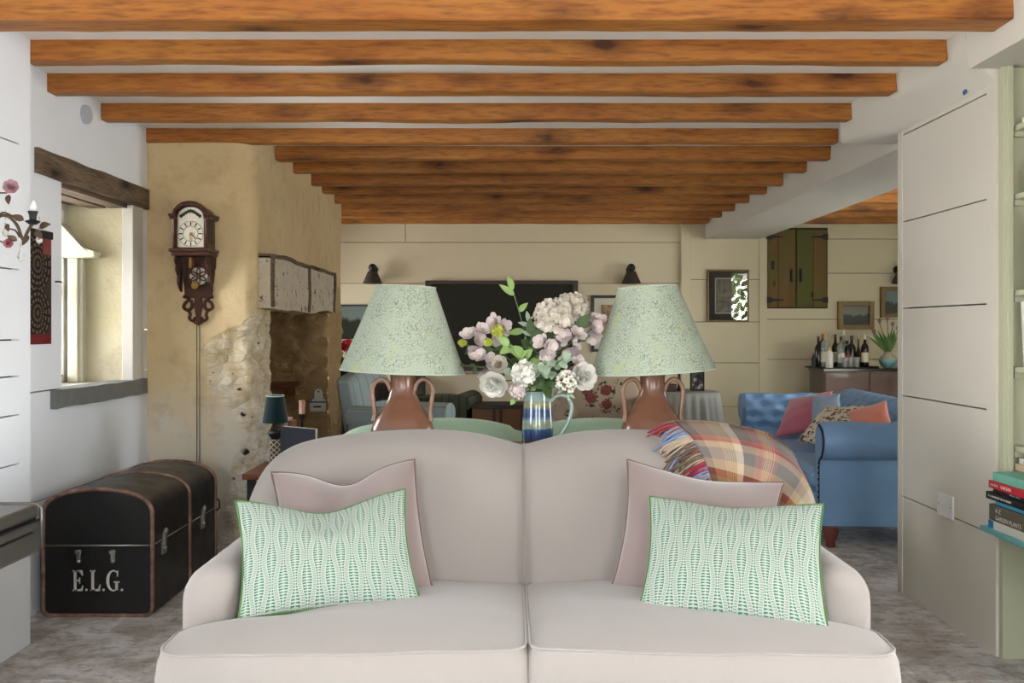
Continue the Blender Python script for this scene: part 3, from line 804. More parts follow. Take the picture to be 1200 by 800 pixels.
def throw_pt(a, b):
    """a left (fringe) .. right, b 0 front hem .. 1 ridge .. 1.7 rear"""
    Lf = Vector((P(838, 572, 3.05).x, 0, P(838, 572, 3.05).z)); Rf = Vector((P(933, 612, 3.08).x, 0, P(933, 612, 3.08).z))
    ridge = [(.526, .930), (.62, .930), (.704, .92), (.80, .902), (.868, .880), (.935, .825), (.968, .735), (.972, .638)]
    rp = TH.setdefault('r', resample(catmull([Vector((x+SX, 0, z)) for x, z in ridge], 80), 60))
    k = a*60; i = min(int(k), 59); Rg = rp[i].lerp(rp[i+1], k-i)
    if b <= 1:
        F = Lf.lerp(Rf, a)
        p = F.lerp(Rg, b); bulge = math.sin(PI*b)*(.018+.02*a)*(1-a**2); p += Vector((bulge, 0, bulge*.6))
        yf = back_front(min(.86, p.z))-.018
        yr = 3.27
        e = sst(.62, 1.0, b); y = lerp(yf, yr, e**1.5)
        y -= .012*(1-b)*math.sin(a*9)+.006*noise.noise(Vector((a*6, b*3, 1)))
        p.y = y
    else:
        d = (b-1)/.7; p = Rg.copy(); p.z -= .26*d*d+.02*d; p.y = 3.27+.13*math.sin(min(1, d*1.6)*PI/2)+.01*noise.noise(Vector((a*6, b*3, 1)))
        p.x += .01*d
    return p
root = thing('throw', 'fringed red and tan plaid wool throw over the right corner of the sofa back', 'blanket', tuple(throw_pt(.5, 0)))
bm = NB(); grid(bm, 60, 70, lambda u, v: throw_pt(u, v*1.7)); 
UVL = bm.loops.layers.uv.verify()
link('cloth', bm, M['plaid'], root, smooth=180, solid=.007)
cols = [(140, 40, 56), (116, 138, 176), (104, 86, 70), (168, 150, 130), (92, 72, 58), (170, 60, 70), (118, 140, 184)]
fm = [fabric('fringe wool', c, bump=.1) for c in cols]
bm = NB(); rnd = random.Random(3)
for i in range(92):
    b = lerp(.02, 1.04, i/91)+rnd.uniform(-.006, .006); p = throw_pt(0, b)
    ci = [0, 1, 3, 2, 4, 2, 0, 6, 1][min(8, int((1-b)*9+rnd.uniform(-.6, .6)) % 9)] if rnd.random() < .8 else rnd.randrange(7)
    L = rnd.uniform(.09, .145); dx = -L*rnd.uniform(.65, .9); dz = -L*rnd.uniform(.35, .75); c = rnd.uniform(-.02, .02)
    q = [p, p+Vector((dx*.35, -.012, dz*.12)), p+Vector((dx*.75, -.012+c*.3, dz*.5)), p+Vector((dx+c, -.006, dz))]
    lim = lambda v: Vector((v.x, min(v.y, back_front(min(.8, v.z))-.012) if v.z < .80 else v.y, v.z))
    tube(bm, [lim(x) for x in catmull(q, 7)], .0032, 5, ci)
tag(link('fringe', bm, fm, root, smooth=180), 'twisted red, blue and brown wool fringe')

# ================================================================ CONSOLE TABLE, LAMPS, JUG
CT = .792
root = thing('console_table', 'narrow console table hidden behind the cream sofa, carrying the two lamps', 'table', (.08, 3.66, 0))
bm = NB(); box(bm, -.75, .9, 3.46, 3.86, CT-.03, CT); link('tabletop', bm, M['walnut'], root, bevel=.004)
for x in (-.70, .81):
    for y in (3.49, 3.79):
        bm = NB(); box(bm, x, x+.045, y, y+.045, 0, CT-.03); link('leg', bm, M['walnut'], root, bevel=.004)
bm = NB(); box(bm, -.66, .81, 3.495, 3.515, CT-.11, CT-.03); link('apron', bm, M['walnut'], root)

def glaze():
    t = NT('brown glaze'); o = t.co(); n = t.noise(o, 5, 4, .6); st = t.noise(t.co(scale=(1, 1, 9)), 6, 3)
    c = t.mix(n, lin((122, 80, 60)), lin((152, 110, 88))); c = t.mix(t.math('MULTIPLY', st, .5), c, lin((98, 58, 42)))
    t.bump(st, .08, .006)
    return t.fin(c, .24, spec=.5, Coat_Weight=.25, Coat_Roughness=.12)
M['glaze'] = glaze()
t = NT('handle glaze'); M['glaze2'] = t.fin(t.mix(t.noise(t.co(), 12, 3), lin((138, 98, 78)), lin((172, 136, 112))), .25)
def shade_mat():
    t = NT('speckled shade'); o = t.co()
    big = t.noise(o, 7, 3); d = t.vor(o, 190); col = t.vor(o, 190, out='Color'); s_ = t.sep(col)
    cl = t.ramp(t.noise(o, 14, 4, .7), [(.36, (.1,)*3), (.60, (.9,)*3)])
    sp = t.math('MULTIPLY', t.math('LESS_THAN', d, .46), t.math('LESS_THAN', s_[1], .80))
    sp = t.math('MULTIPLY', sp, cl)
    base = t.mix(big, lin((163, 175, 158)), lin((172, 180, 162)))
    fl = t.ramp(s_[0], [(0, lin((98, 114, 114))), (.4, lin((112, 124, 100))), (.62, lin((86, 96, 98))), (.8, lin((158, 164, 98))), (.9, lin((196, 200, 186)))], 'CONSTANT')
    yl = t.ramp(t.noise(o, 11, 2, .5, .2), [(.63, (0, 0, 0)), (.70, (.45,)*3)])
    c = t.mix(yl, t.mix(sp, base, fl), lin((170, 178, 116)))
    return t.fin(c, .85, spec=.15)
M['shade'] = shade_mat()
def lamp(px, label, tilt):
    x = (px-CX)*3.62/FPX; root = thing('table_lamp', label, 'lamp', (x, 3.62, CT))
    prof = [(.0, 0), (.085, 0), (.100, .012), (.115, .035), (.121, .06), (.118, .085), (.104, .115), (.085, .145), (.068, .175), (.056, .20), (.0495, .225), (.047, .25), (.048, .275), (.052, .290), (.060, .300), (.061, .306), (.05, .312), (.0, .312)]
    pr = [(p.x, p.z) for p in catmull([Vector((a, 0, b)) for a, b in prof], 70)]
    pr = [(0 if i in (0, len(pr)-1) else max(.001, r_), z) for i, (r_, z) in enumerate(pr)]
    bm = NB(); lathe(bm, pr, 48, (x, 3.62, CT)); link('body', bm, M['glaze'], root, smooth=50)
    for sg in (-1, 1):
        bm = NB()
        q = catmull([Vector(v) for v in ((.045, 0, .222), (.056, 0, .252), (.078, 0, .268), (.104, 0, .255), (.116, 0, .225), (.112, 0, .18), (.106, 0, .14), (.108, 0, .105))], 28)
        tube(bm, [Vector((x+sg*p.x, 3.62-.012, CT+p.z)) for p in q], [.0115]*26+[.013, .015, .016], 10, flat=.75); link('handle', bm, M['glaze2'], root, smooth=180)
    # shade: a hollow empire cone, slightly tipped
    T = Matrix.Translation((x, 3.62, CT+.30)) @ Matrix.Rotation(tilt, 4, 'Y') @ Matrix.Translation((0, 0, .0))
    bm = NB(); r0, r1, h0, h1 = .238, .113, -.005, .325
    sec = [(r0, h0), (r0+.001, h0+.006), (lerp(r0, r1, .5), (h0+h1)/2), (r1+.001, h1-.005), (r1, h1), (r1-.004, h1), (lerp(r0, r1, .5)-.004, (h0+h1)/2), (r0-.004, h0)]
    vs = []; sg_ = 64
    ring = [[bm.verts.new(T @ Vector((r_*math.cos(2*PI*i/sg_), r_*math.sin(2*PI*i/sg_), z))) for i in range(sg_)] for r_, z in sec]
    for k in range(len(sec)):
        a, b = ring[k], ring[(k+1) % len(sec)]
        for i in range(sg_): bm.faces.new((a[i], a[(i+1) % sg_], b[(i+1) % sg_], b[i]))
    sh = link('lamp_shade', bm, M['shade'], root, smooth=50)
    for r_, z in ((r0+.001, h0+.002), (r1+.001, h1-.002)):
        bm = NB(); tube(bm, [T @ Vector((r_*math.cos(2*PI*i/48), r_*math.sin(2*PI*i/48), z)) for i in range(48)], .0028, 6, closed=True)
        link('trim', bm, M['shadetrim'], sh, smooth=180)
    bm = NB(); lathe(bm, [(0, 0), (.016, 0), (.016, .05), (.012, .06), (.006, .07), (.006, .26), (0, .26)], 16, (x, 3.62, CT+.31))
    for k in range(3): a = k*2*PI/3; tube(bm, [(x, 3.62, CT+.565), (x+.105*math.cos(a), 3.62+.105*math.sin(a), CT+.60)], .002, 5)
    link('fitting', bm, M['brass'], root, smooth=40)
M['shadetrim'] = fabric('shade edging', (182, 192, 174))
lamp(472, 'left brown two handled pottery lamp with a pale green speckled shade, behind the sofa', R(2.3))
lamp(764.5, 'right brown two handled pottery lamp with a pale green speckled shade, beside the plaid throw', R(-3.2))

# striped jug
def jug_mat():
    t = NT('striped jug glaze'); o = t.co(); z = t.sep(o)[2]
    z = t.math('ADD', z, t.math('MULTIPLY', t.math('SUBTRACT', t.noise(o, 16, 3), .5), .022))
    pb, ye, bl, sk, br = [lin(c) for c in ((140, 164, 158), (146, 144, 106), (54, 76, 116), (126, 156, 158), (84, 62, 50))]
    c = t.ramp(t.math('DIVIDE', z, .225), [(0, br), (.17, br), (.21, lin((46, 62, 100))), (.36, bl), (.39, sk), (.43, ye), (.48, lin((134, 144, 120))), (.51, sk), (.55, lin((92, 122, 140))), (.59, bl), (.69, bl), (.73, lin((116, 126, 112))), (.78, ye), (.82, lin((136, 142, 112))), (.86, pb)])
    return t.fin(c, .14, Coat_Weight=.5, Coat_Roughness=.05)
JX, JY = (630-CX)*3.56/FPX, 3.56
root = thing('jug', 'blue, yellow and pale green striped pottery jug holding the flowers', 'jug', (JX, JY, CT))
bm = NB(); lathe(bm, [(0, 0), (.055, 0), (.060, .006), (.0605, .04), (.058, .10), (.054, .16), (.0515, .21), (.053, .225), (.0505, .225), (.049, .21), (.051, .15), (.054, .02), (0, .015)], 48, (JX, JY, CT))
link('body', bm, jug_mat(), root, smooth=50)
bm = NB(); q = catmull([Vector(v) for v in ((.046, 0, .185), (.07, 0, .207), (.10, 0, .208), (.122, 0, .19), (.128, 0, .155), (.115, 0, .11), (.09, 0, .065), (.066, 0, .04), (.054, 0, .03))], 30)
tube(bm, [Vector((JX+p.x, JY-.01, CT+p.z)) for p in q], .009, 10, flat=.8)
link('handle', bm, plain('pale green glaze', (160, 186, 176), .16), root, smooth=180)
# ================================================================ FLOWERS IN THE JUG
M['stem'] = plain('stem green', (92, 116, 66), .6)
def leafm(name, a, b, rough=.5):
    t = NT(name); return t.fin(t.mix(t.noise(t.co(), 30, 3), lin(a), lin(b)), rough, spec=.3)
M['leaf'] = leafm('fresh leaf', (124, 156, 84), (150, 178, 112))
M['leafdark'] = leafm('dark leaf', (58, 80, 44), (84, 104, 62))
M['leafgrey'] = leafm('grey green leaf', (142, 166, 140), (172, 190, 166))
M['lime'] = leafm('lime green', (166, 172, 60), (190, 190, 88))
def petalm(name, a, b): 
    t = NT(name); return t.fin(t.mix(t.noise(t.co(), 40, 3), lin(a), lin(b)), .7, spec=.2, Subsurface_Weight=.0)
M['petal'] = petalm('cream petal', (200, 190, 174), (216, 208, 196))
M['pink'] = petalm('pale pink petal', (204, 188, 188), (220, 208, 206))
M['whitepetal'] = petalm('white petal', (222, 221, 212), (232, 230, 222))
M['yellow'] = plain('yellow eye', (196, 170, 70), .7)
frn = random.Random(11)
def petal(bm, c, d, up, L, Wd, cup=.25, mi=0):
    """one curved petal from c along d"""
    d = d.normalized(); s = d.cross(up).normalized(); u = s.cross(d)
    rows = []
    for t, wd in ((0, .18), (.3, .75), (.65, 1.0), (.9, .7), (1.0, .3)):
        b = c+d*(L*t)+u*(cup*L*t*t)
        rows.append([bm.verts.new(b+s*(k*Wd*.5*wd)+u*(abs(k)*cup*.3*Wd*wd)) for k in (-1, 0, 1)])
    for a, b in zip(rows, rows[1:]):
        for k in range(2): bm.faces.new((a[k], a[k+1], b[k+1], b[k])).material_index = mi
def floret(bm, c, n, r_, np_=5, mi=0, eye=None):
    n = n.normalized(); a = n.orthogonal().normalized(); b = n.cross(a); o = frn.random()*PI
    for k in range(np_):
        t = o+2*PI*k/np_; d = a*math.cos(t)+b*math.sin(t)+n*.25
        petal(bm, c, d+n*frn.uniform(-.2, .35), n, r_*frn.uniform(.85, 1.15), r_*frn.uniform(.75, 1.0), frn.uniform(.05, .4), mi)
    if eye is not None: ball(bm, c+n*r_*.15, r_*.2, eye, 6, 4)
def cluster(bm, c, R_, n, fr_, up=Vector((0, -.5, .6)), mi=0, eye=None, squash=1.0):
    k = 0
    for i in range(n*2):
        z = 1-2*(i+.5)/(n*2); t = i*2.39996; v = Vector((math.sqrt(1-z*z)*math.cos(t), math.sqrt(1-z*z)*math.sin(t), z))
        if v.dot(up.normalized()) < -.25: continue
        v2 = v+Vector((frn.uniform(-.2, .2), frn.uniform(-.2, .2), frn.uniform(-.2, .2)))
        floret(bm, c+Vector((v.x*R_, v.y*R_, v.z*R_*squash))*frn.uniform(.8, 1.05), v2, fr_*frn.uniform(.85, 1.15), mi=mi, eye=eye)
def leaf(bm, c, d, L, Wd, up=Vector((0, -1, .3)), bend=.25, mi=0, n=6):
    d = Vector(d).normalized(); s = d.cross(up).normalized(); u = s.cross(d); rows = []
    for i in range(n+1):
        t = i/n; wd = math.sin(PI*(t**.8))**.8 if 0 < t < 1 else .04
        b = c+d*(L*t)-u*(bend*L*t*t)
        rows.append([bm.verts.new(b+s*(k*Wd*.5*wd)+u*(abs(k)*.12*Wd*wd)) for k in (-1, 0, 1)])
    for a, b in zip(rows, rows[1:]):
        for k in range(2): bm.faces.new((a[k], a[k+1], b[k+1], b[k])).material_index = mi
MOUTH = Vector((JX, JY, CT+.215)); JB = Vector((JX, JY, CT+.03))
def stem_path(tip, k):
    m = MOUTH+Vector((.022*math.cos(k*2.4), .022*math.sin(k*2.4), 0)); b = JB+Vector((-.02*math.cos(k*2.4), -.02*math.sin(k*2.4), 0))
    mid = m.lerp(tip, .5)+Vector((0, 0, .03))
    return catmull([b, m, mid, tip], 16)
FG = {}
kk = 0
def flower(name, px, py, y, label, cat, group, build):
    global kk
    kk += 1; tip = P(px, py, y); root = thing(name, label, cat, tuple(JB), group=group)
    bm = NB(); tube(bm, stem_path(tip, kk), .0022, 5); link('stem', bm, M['stem'], root, smooth=180)
    build(root, tip); return root
def bl_cluster(R_, n, fr_, mat, eye=False, squash=1.0, lv=0):
    def f(root, c):
        bm = NB(); cluster(bm, c, R_, n, fr_, eye=1 if eye else None, squash=squash); link('bloom', bm, [mat, M['yellow']], root, smooth=180, recalc=False)
        if lv:
            for _ in range(lv):
                bm = NB(); a = frn.uniform(0, 2*PI); leaf(bm, c+Vector((0, .01, -R_*.5)), (math.cos(a), -.3, math.sin(a)*.8-.1), R_*1.9, R_*1.0); link('leaf', bm, M['leafdark'], root, smooth=180, recalc=False)
    return f
def bl_pink(n, sp, r_):
    """loose spray of open five petalled blossoms, each bloom a part"""
    def f(root, c):
        for i in range(n):
            a = i*2.4; q = c+Vector((math.cos(a)*sp*math.sqrt((i+.3)/n), frn.uniform(-.02, .02), math.sin(a)*sp*math.sqrt((i+.3)/n)))
            bm = NB(); nn = Vector((math.cos(a)*.8+frn.uniform(-.3, .3), -1, math.sin(a)*.7+frn.uniform(-.2, .5))).normalized()
            floret(bm, q-nn*.006, nn, r_*1.1, 6, 0); floret(bm, q-nn*.002, nn, r_*.92, 5, 0); floret(bm, q+nn*.003, nn, r_*.7, 5, 0); floret(bm, q+nn*.006, nn, r_*.45, 4, 0, 1)
            link('bloom', bm, [M['pink'], M['yellow']], root, smooth=180, recalc=False)
        bm = NB(); leaf(bm, c+Vector((0, .02, -sp*.4)), (frn.uniform(-1, 1), -.2, -.5), .05, .022); link('leaf', bm, M['leafdark'], root, smooth=180, recalc=False)
    return f
def bl_rose(r_, mat, face):
    def f(root, c):
        bm = NB(); n = Vector(face).normalized(); a = n.orthogonal().normalized(); b = n.cross(a)
        for ring, (np_, tilt, L) in enumerate(((4, .95, .75), (5, .7, .95), (6, .4, 1.1), (7, .12, 1.15))):
            for k in range(np_):
                t = 2*PI*(k+.5*ring)/np_; d = (a*math.cos(t)+b*math.sin(t))*(1-tilt*.75)+n*tilt
                petal(bm, c-n*r_*.35, d, n, r_*L*1.1, r_*1.15, .35)
        link('bloom', bm, mat, root, smooth=180, recalc=False)
        bm = NB()
        for k in range(4): t = k*PI/2; leaf(bm, c-n*r_*.3, a*math.cos(t)+b*math.sin(t)-n*.2, r_*.9, r_*.4)
        link('leaf', bm, M['leaf'], root, smooth=180, recalc=False)
    return f
def bl_leaves(n, L, Wd, mat, droop=0.0, spread=1.0, roundl=False):
    """leafy sprig: leaves in pairs up the stem"""
    def f(root, c):
        path = stem_path(c, kk)
        for i in range(n):
            t = lerp(.45, 1, (i+.5)/n) if n > 1 else .95; p = path[min(16, int(t*16))]; d0 = (path[min(16, int(t*16))]-path[max(0, int(t*16)-1)]).normalized()
            a = i*2.2+frn.uniform(-.4, .4); d = d0*.45+Vector((math.cos(a)*spread, -.4+.3*math.sin(a*1.7), math.sin(a)*.6-droop))
            bm = NB(); leaf(bm, p, d, L*frn.uniform(.8, 1.15), Wd*frn.uniform(.85, 1.1), Vector((0, -1, .25))); link('leaf', bm, mat, root, smooth=180, recalc=False)
        bm = NB(); leaf(bm, path[-1], (path[-1]-path[-3]), L, Wd); link('leaf', bm, mat, root, smooth=180, recalc=False)
    return f
G1, G2, G3 = 'blossom sprays in the striped jug', 'white blooms in the striped jug', 'leafy stems in the striped jug'
flower('hydrangea', 648, 372, 3.52, 'large cream hydrangea head at the top of the bouquet, front half', 'flower', G2, bl_cluster(.070, 56, .022, M['petal'], lv=2, squash=.8))
flower('hydrangea', 668, 362, 3.60, 'cream hydrangea head rising above the right of the bouquet', 'flower', G2, bl_cluster(.060, 42, .022, M['petal'], squash=.85))
flower('blossom_spray', 556, 398, 3.56, 'pale pink blossom spray at the far left end of the bouquet', 'flower', G1, bl_pink(4, .052, 0.034))
flower('blossom_spray', 585, 384, 3.60, 'pale pink blossom spray beside the lime buds, upper left of the bouquet', 'flower', G1, bl_pink(3, .045, 0.034))
flower('blossom_spray', 569, 424, 3.50, 'pale pink blossom spray above the white drooping rose', 'flower', G1, bl_pink(3, .045, 0.035))
flower('blossom_spray', 640, 405, 3.47, 'pale pink blossom spray in the middle of the bouquet', 'flower', G1, bl_pink(3, .036, 0.031))
flower('blossom_spray', 669, 402, 3.50, 'pale pink blossom spray right of the middle of the bouquet', 'flower', G1, bl_pink(5, .052, 0.033))
flower('blossom_spray', 694, 384, 3.56, 'pale pink blossom spray at the upper right end, by the right lamp shade', 'flower', G1, bl_pink(4, .042, 0.033))
flower('blossom_spray', 672, 425, 3.50, 'pale pink blossom spray above the large white petals at lower right', 'flower', G1, bl_pink(3, .042, 0.033))
flower('rose', 579, 449, 3.48, 'white drooping rose at the lower left of the bouquet', 'flower', G2, bl_rose(.046, M['whitepetal'], (-.25, -1, -.45)))
flower('rose', 585, 427, 3.50, 'small cream rose at the left of the bouquet', 'flower', G2, bl_rose(.030, M['petal'], (-.3, -1, .2)))
flower('stock_flower', 613, 438, 3.44, 'white ruffled flower hanging over the left of the jug rim', 'flower', G2, bl_cluster(.036, 30, .018, M['whitepetal'], up=None) if False else bl_cluster(.038, 32, .017, M['whitepetal']))
flower('stock_flower', 606, 458, 3.44, 'small white ruffled flower lowest on the left above the jug', 'flower', G2, bl_cluster(.022, 18, .014, M['pink']))
flower('rose', 683, 441, 3.48, 'broad white rose at the lower right of the bouquet', 'flower', G2, bl_rose(.046, M['whitepetal'], (.5, -1, .1)))
flower('blossom_spray', 664, 447, 3.45, 'white star blossom spray hanging by the jug handle', 'flower', G2, bl_cluster(.036, 18, .015, M['whitepetal'], eye=True))
flower('chrysanthemum', 583, 388, 3.55, 'lime green button flower at the upper left', 'flower', 'lime buds in the striped jug', bl_cluster(.019, 22, .010, M['lime']))
flower('chrysanthemum', 572, 401, 3.50, 'small lime green button flower below the upper left one', 'flower', 'lime buds in the striped jug', bl_cluster(.013, 18, .008, M['lime']))
flower('chrysanthemum', 542, 402, 3.56, 'lime green bud at the far left tip', 'flower', 'lime buds in the striped jug', bl_cluster(.013, 16, .009, M['lime'], squash=.7))
flower('leaf_sprig', 601, 340, 3.60, 'tall fresh green leafy sprig above the bouquet', 'leafy stem', G3, bl_leaves(5, .062, .026, M['leaf'], 0, .7))
flower('leaf_sprig', 596, 405, 3.50, 'fresh green leafy sprig left of the middle', 'leafy stem', G3, bl_leaves(6, .05, .032, M['leaf']))
flower('leaf_sprig', 676, 386, 3.52, 'dark green leafy sprig under the cream hydrangeas', 'leafy stem', G3, bl_leaves(5, .075, .042, M['leafdark']))
flower('leaf_sprig', 622, 392, 3.54, 'dark green leafy sprig in the heart of the bouquet', 'leafy stem', G3, bl_leaves(7, .06, .036, M['leafdark']))
flower('leaf_sprig', 620, 378, 3.58, 'pale green feathery sprig left of the hydrangeas', 'leafy stem', G3, bl_leaves(11, .05, .018, M['leafgrey']))
flower('eucalyptus', 640, 428, 3.43, 'grey green eucalyptus with rounded leaves over the jug mouth', 'leafy stem', G3, bl_leaves(9, .042, .040, M['leafgrey'], .2))
flower('eucalyptus', 600, 436, 3.46, 'grey green eucalyptus with rounded leaves at the lower left', 'leafy stem', G3, bl_leaves(7, .040, .036, M['leafgrey'], .2))
flower('eucalyptus', 660, 420, 3.45, 'grey green eucalyptus with rounded leaves right of the jug mouth', 'leafy stem', G3, bl_leaves(7, .040, .034, M['leafgrey'], .1))
flower('leaf_sprig', 545, 428, 3.58, 'thin dark leafy sprig behind the left lamp shade edge', 'leafy stem', G3, bl_leaves(7, .03, .014, M['leafdark']))
flower('leaf_sprig', 603, 468, 3.44, 'small pale leafy sprig hanging below the white flowers', 'leafy stem', G3, bl_leaves(4, .026, .02, M['leaf'], .5))
flower('leaf_sprig', 668, 462, 3.44, 'small pale leafy sprig hanging beside the jug handle', 'leafy stem', G3, bl_leaves(6, .026, .012, M['leafgrey'], .6))
flower('leaf_sprig', 575, 412, 3.56, 'dark leafy sprig between the pink blossoms at the left', 'leafy stem', G3, bl_leaves(8, .055, .03, M['leafdark']))
flower('leaf_sprig', 655, 412, 3.54, 'dark leafy sprig between the pink blossoms at the right', 'leafy stem', G3, bl_leaves(8, .06, .034, M['leafdark']))
flower('leaf_sprig', 612, 415, 3.50, 'fresh green leafy sprig in front of the dark leaves in the middle', 'leafy stem', G3, bl_leaves(8, .05, .034, M['leaf']))
flower('eucalyptus', 622, 432, 3.44, 'grey green eucalyptus with rounded leaves left of the jug mouth', 'leafy stem', G3, bl_leaves(8, .042, .038, M['leafgrey'], .15))
flower('leaf_sprig', 640, 455, 3.46, 'dark leafy sprig filling the jug mouth', 'leafy stem', G3, bl_leaves(9, .05, .03, M['leafdark'], .1))

# ================================================================ MINT GREEN SOFA BEHIND
M['mint'] = fabric('mint green cloth', (176, 204, 176), .05)
GX, GY, GW = .06, 4.32, .885
root = thing('sofa', 'mint green sofa turned away, only its humped back showing behind the lamps', 'sofa', (GX, GY+.4, 0))
def gback(s, v):
    k = s*200; i = min(int(k), 199); T = OUT[i].lerp(OUT[i+1], k-i); sc_ = GW/.93
    T = Vector((T.x*sc_, 0, (T.z-.30)*.99+.268)); B = Vector((lerp(-.82, .82, s), 0, .12)); t = v if v <= 1 else 2-v
    T.z = min(T.z, .868)-(.012 if abs(T.x) < .05 else 0)
    p = B.lerp(T, t); d = (1-t)*(T-B).length; w_ = .11*math.sqrt(max(0, 1-(1-min(d/.12, 1))**2))
    mid = GY-.12-.15*(p.z-.45)
    return Vector((p.x+GX, mid-w_ if v <= 1 else mid+w_, p.z))
bm = NB()
Vg = [0, .2, .4, .6, .75]+[1-.25*(1-k/10)**2 for k in range(1, 11)]; Vg = Vg+[2-x for x in Vg[-2::-1]]
g = [[bm.verts.new(gback(i/120, v)) for v in Vg] for i in range(121)]
for i in range(120):
    for j in range(len(Vg)-1): bm.faces.new((g[i][j], g[i+1][j], g[i+1][j+1], g[i][j+1]))
bmesh.ops.remove_doubles(bm, verts=bm.verts, dist=1e-5); link('back', bm, M['mint'], root, smooth=180)
for sg in (-1, 1):
    bm = NB(); xc = GX+sg*(GW-.08)
    sweep(bm, 8, 10, lambda u, k: Vector((xc+.1*math.cos(2*PI*k/10)*(1 if k < 6 else 1), GY+.02+.62*u, .42+.2*math.sin(2*PI*k/10)*(1.4 if k > 5 else .9))))
    link('arm', bm, M['mint'], root, smooth=180, bevel=.02)
    bm = NB(); box(bm, GX+(-.79 if sg < 0 else .005), GX+(-.005 if sg < 0 else .79), GY+.02, GY+.66, .30, .45, 0, 6, 6, 2); link('seat_cushion', bm, M['mint'], root, smooth=60, bevel=.03)
bm = NB(); box(bm, GX-.84, GX+.84, GY-.15, GY+.62, .10, .30); link('base', bm, M['mint'], root, bevel=.02)
for sx in (-.76, .76):
    for y in (GY-.08, GY+.55):
        bm = NB(); lathe(bm, [(.018, 0), (.03, .105)], 14, (GX+sx, y, 0)); link('foot', bm, M['mahogany'], root, smooth=40)
# ================================================================ LEFT SIDE
# domed travelling trunk
def leather():
    t = NT('black trunk leather'); o = t.co(); n = t.noise(o, 9, 6, .7); sc1 = t.noise(t.co(scale=(3, 1, 14)), 12, 4, .75)
    c = t.mix(n, lin((14, 14, 15)), lin((30, 29, 29)))
    c = t.mix(t.ramp(sc1, [(.63, (0, 0, 0)), (.72, (.5,)*3)]), c, lin((92, 86, 80)))
    t.bump(n, .25, .004); return t.fin(c, t.ramp(n, [(.3, (.28,)*3), (.7, (.5,)*3)]), spec=.5)
M['trunk'] = leather()
t = NT('worn copper leather'); n = t.noise(t.co(), 22, 5, .7); M['copper'] = t.fin(t.mix(t.ramp(n, [(.35, (0, 0, 0)), (.65, (1, 1, 1))]), lin((96, 66, 56)), lin((150, 114, 98))), .55)
TX0, TX1, TY0, TY1 = -2.035, -1.56, 4.09, 4.97
def trunk_sec():
    xm = (TX0+TX1)/2; w_ = (TX1-TX0)/2; pts = []
    for k in range(5): a = PI+k/4*PI/2; pts.append((TX0+.03+.03*math.cos(a), .035+.03*math.sin(a)))
    for k in range(5): a = 1.5*PI+k/4*PI/2; pts.append((TX1-.03+.03*math.cos(a), .035+.03*math.sin(a)))
    pts.append((TX1, .30)); pts.append((TX1, .315)); pts.append((TX1, .42))
    for k in range(1, 24):
        a = k/24*PI; x = xm+w_*math.cos(a); pts.append((x, .44+.115*max(0, math.sin(a))**.75))
    pts += [(TX0, .42), (TX0, .315), (TX0, .30)]
    return pts
sec = trunk_sec(); lo = [p for p in sec if p[1] < .305]; hi = [p for p in sec if p[1] > .31]
root = thing('trunk', 'black domed travelling trunk with copper edging and white initials on its end', 'trunk', ((TX0+TX1)/2, (TY0+TY1)/2, 0))
def tr_sweep(poly): 
    bm = NB(); sweep(bm, 12, len(poly), lambda u, k: Vector((poly[k][0]+.002*noise.noise(Vector((poly[k][0]*9, u*9, poly[k][1]*9))), lerp(TY0, TY1, u), poly[k][1]))); return bm
b_lo = [p for p in sec[:10]]+[(TX1, .308), (TX0, .308)]
link('body', tr_sweep(b_lo), M['trunk'], root, smooth=40)
b_hi = [(TX1, .313)]+[p for p in sec if p[1] > .40]+[(TX0, .313)]
lid = link('lid', tr_sweep(b_hi), M['trunk'], root, smooth=40)
for y, wd in ((TY0+.002, .012), (4.565, .013), (TY1-.004, .012)):
    bm = NB(); pts = [Vector((p[0], y, p[1])) for p in sec]; tube(bm, resample(pts+[pts[0]], 120)[:-1], wd, 8, closed=True, flat=.8)
    link('edge_band', bm, M['copper'], root, smooth=180)
bm = NB(); tube(bm, [(TX0+.012, TY0-.004, .3105), (TX1-.012, TY0-.004, .3105)], .004, 6); tube(bm, [(TX1+.002, TY0, .3105), (TX1+.002, TY1, .3105)], .003, 6)
link('lid_edge', bm, M['steel'], root, smooth=180)
for y in (4.22, 4.75):
    bm = NB(); box(bm, TX1, TX1+.008, y-.026, y+.026, .245, .300); ball(bm, (TX1+.008, y, .27), .010, 0, 10, 6)
    box(bm, TX1, TX1+.013, y-.012, y+.014, .285, .345); ball(bm, (TX1+.012, y, .345), .017, 0, 10, 6, (.6, 1, 1))
    link('latch', bm, M['steel'], root, smooth=40, bevel=.002)
for x in (P(93, 0, TY0).x, P(133, 0, TY0).x):
    bm = NB(); box(bm, x-.009, x+.009, TY0-.010, TY0, .245, .292); box(bm, x-.013, x+.013, TY0-.016, TY0-.004, .275, .290); ball(bm, (x, TY0-.004, .243), .011, 0, 10, 6)
    link('clip', bm, M['steel'], root, smooth=40, bevel=.002)
bm = NB(); tube(bm, [(TX1+.01, TY1-.02, .36), (TX1+.022, TY1-.015, .35), (TX1+.024, TY1-.01, .31), (TX1+.01, TY1-.02, .295)], .005, 6); link('handle', bm, M['iron'], root, smooth=180)
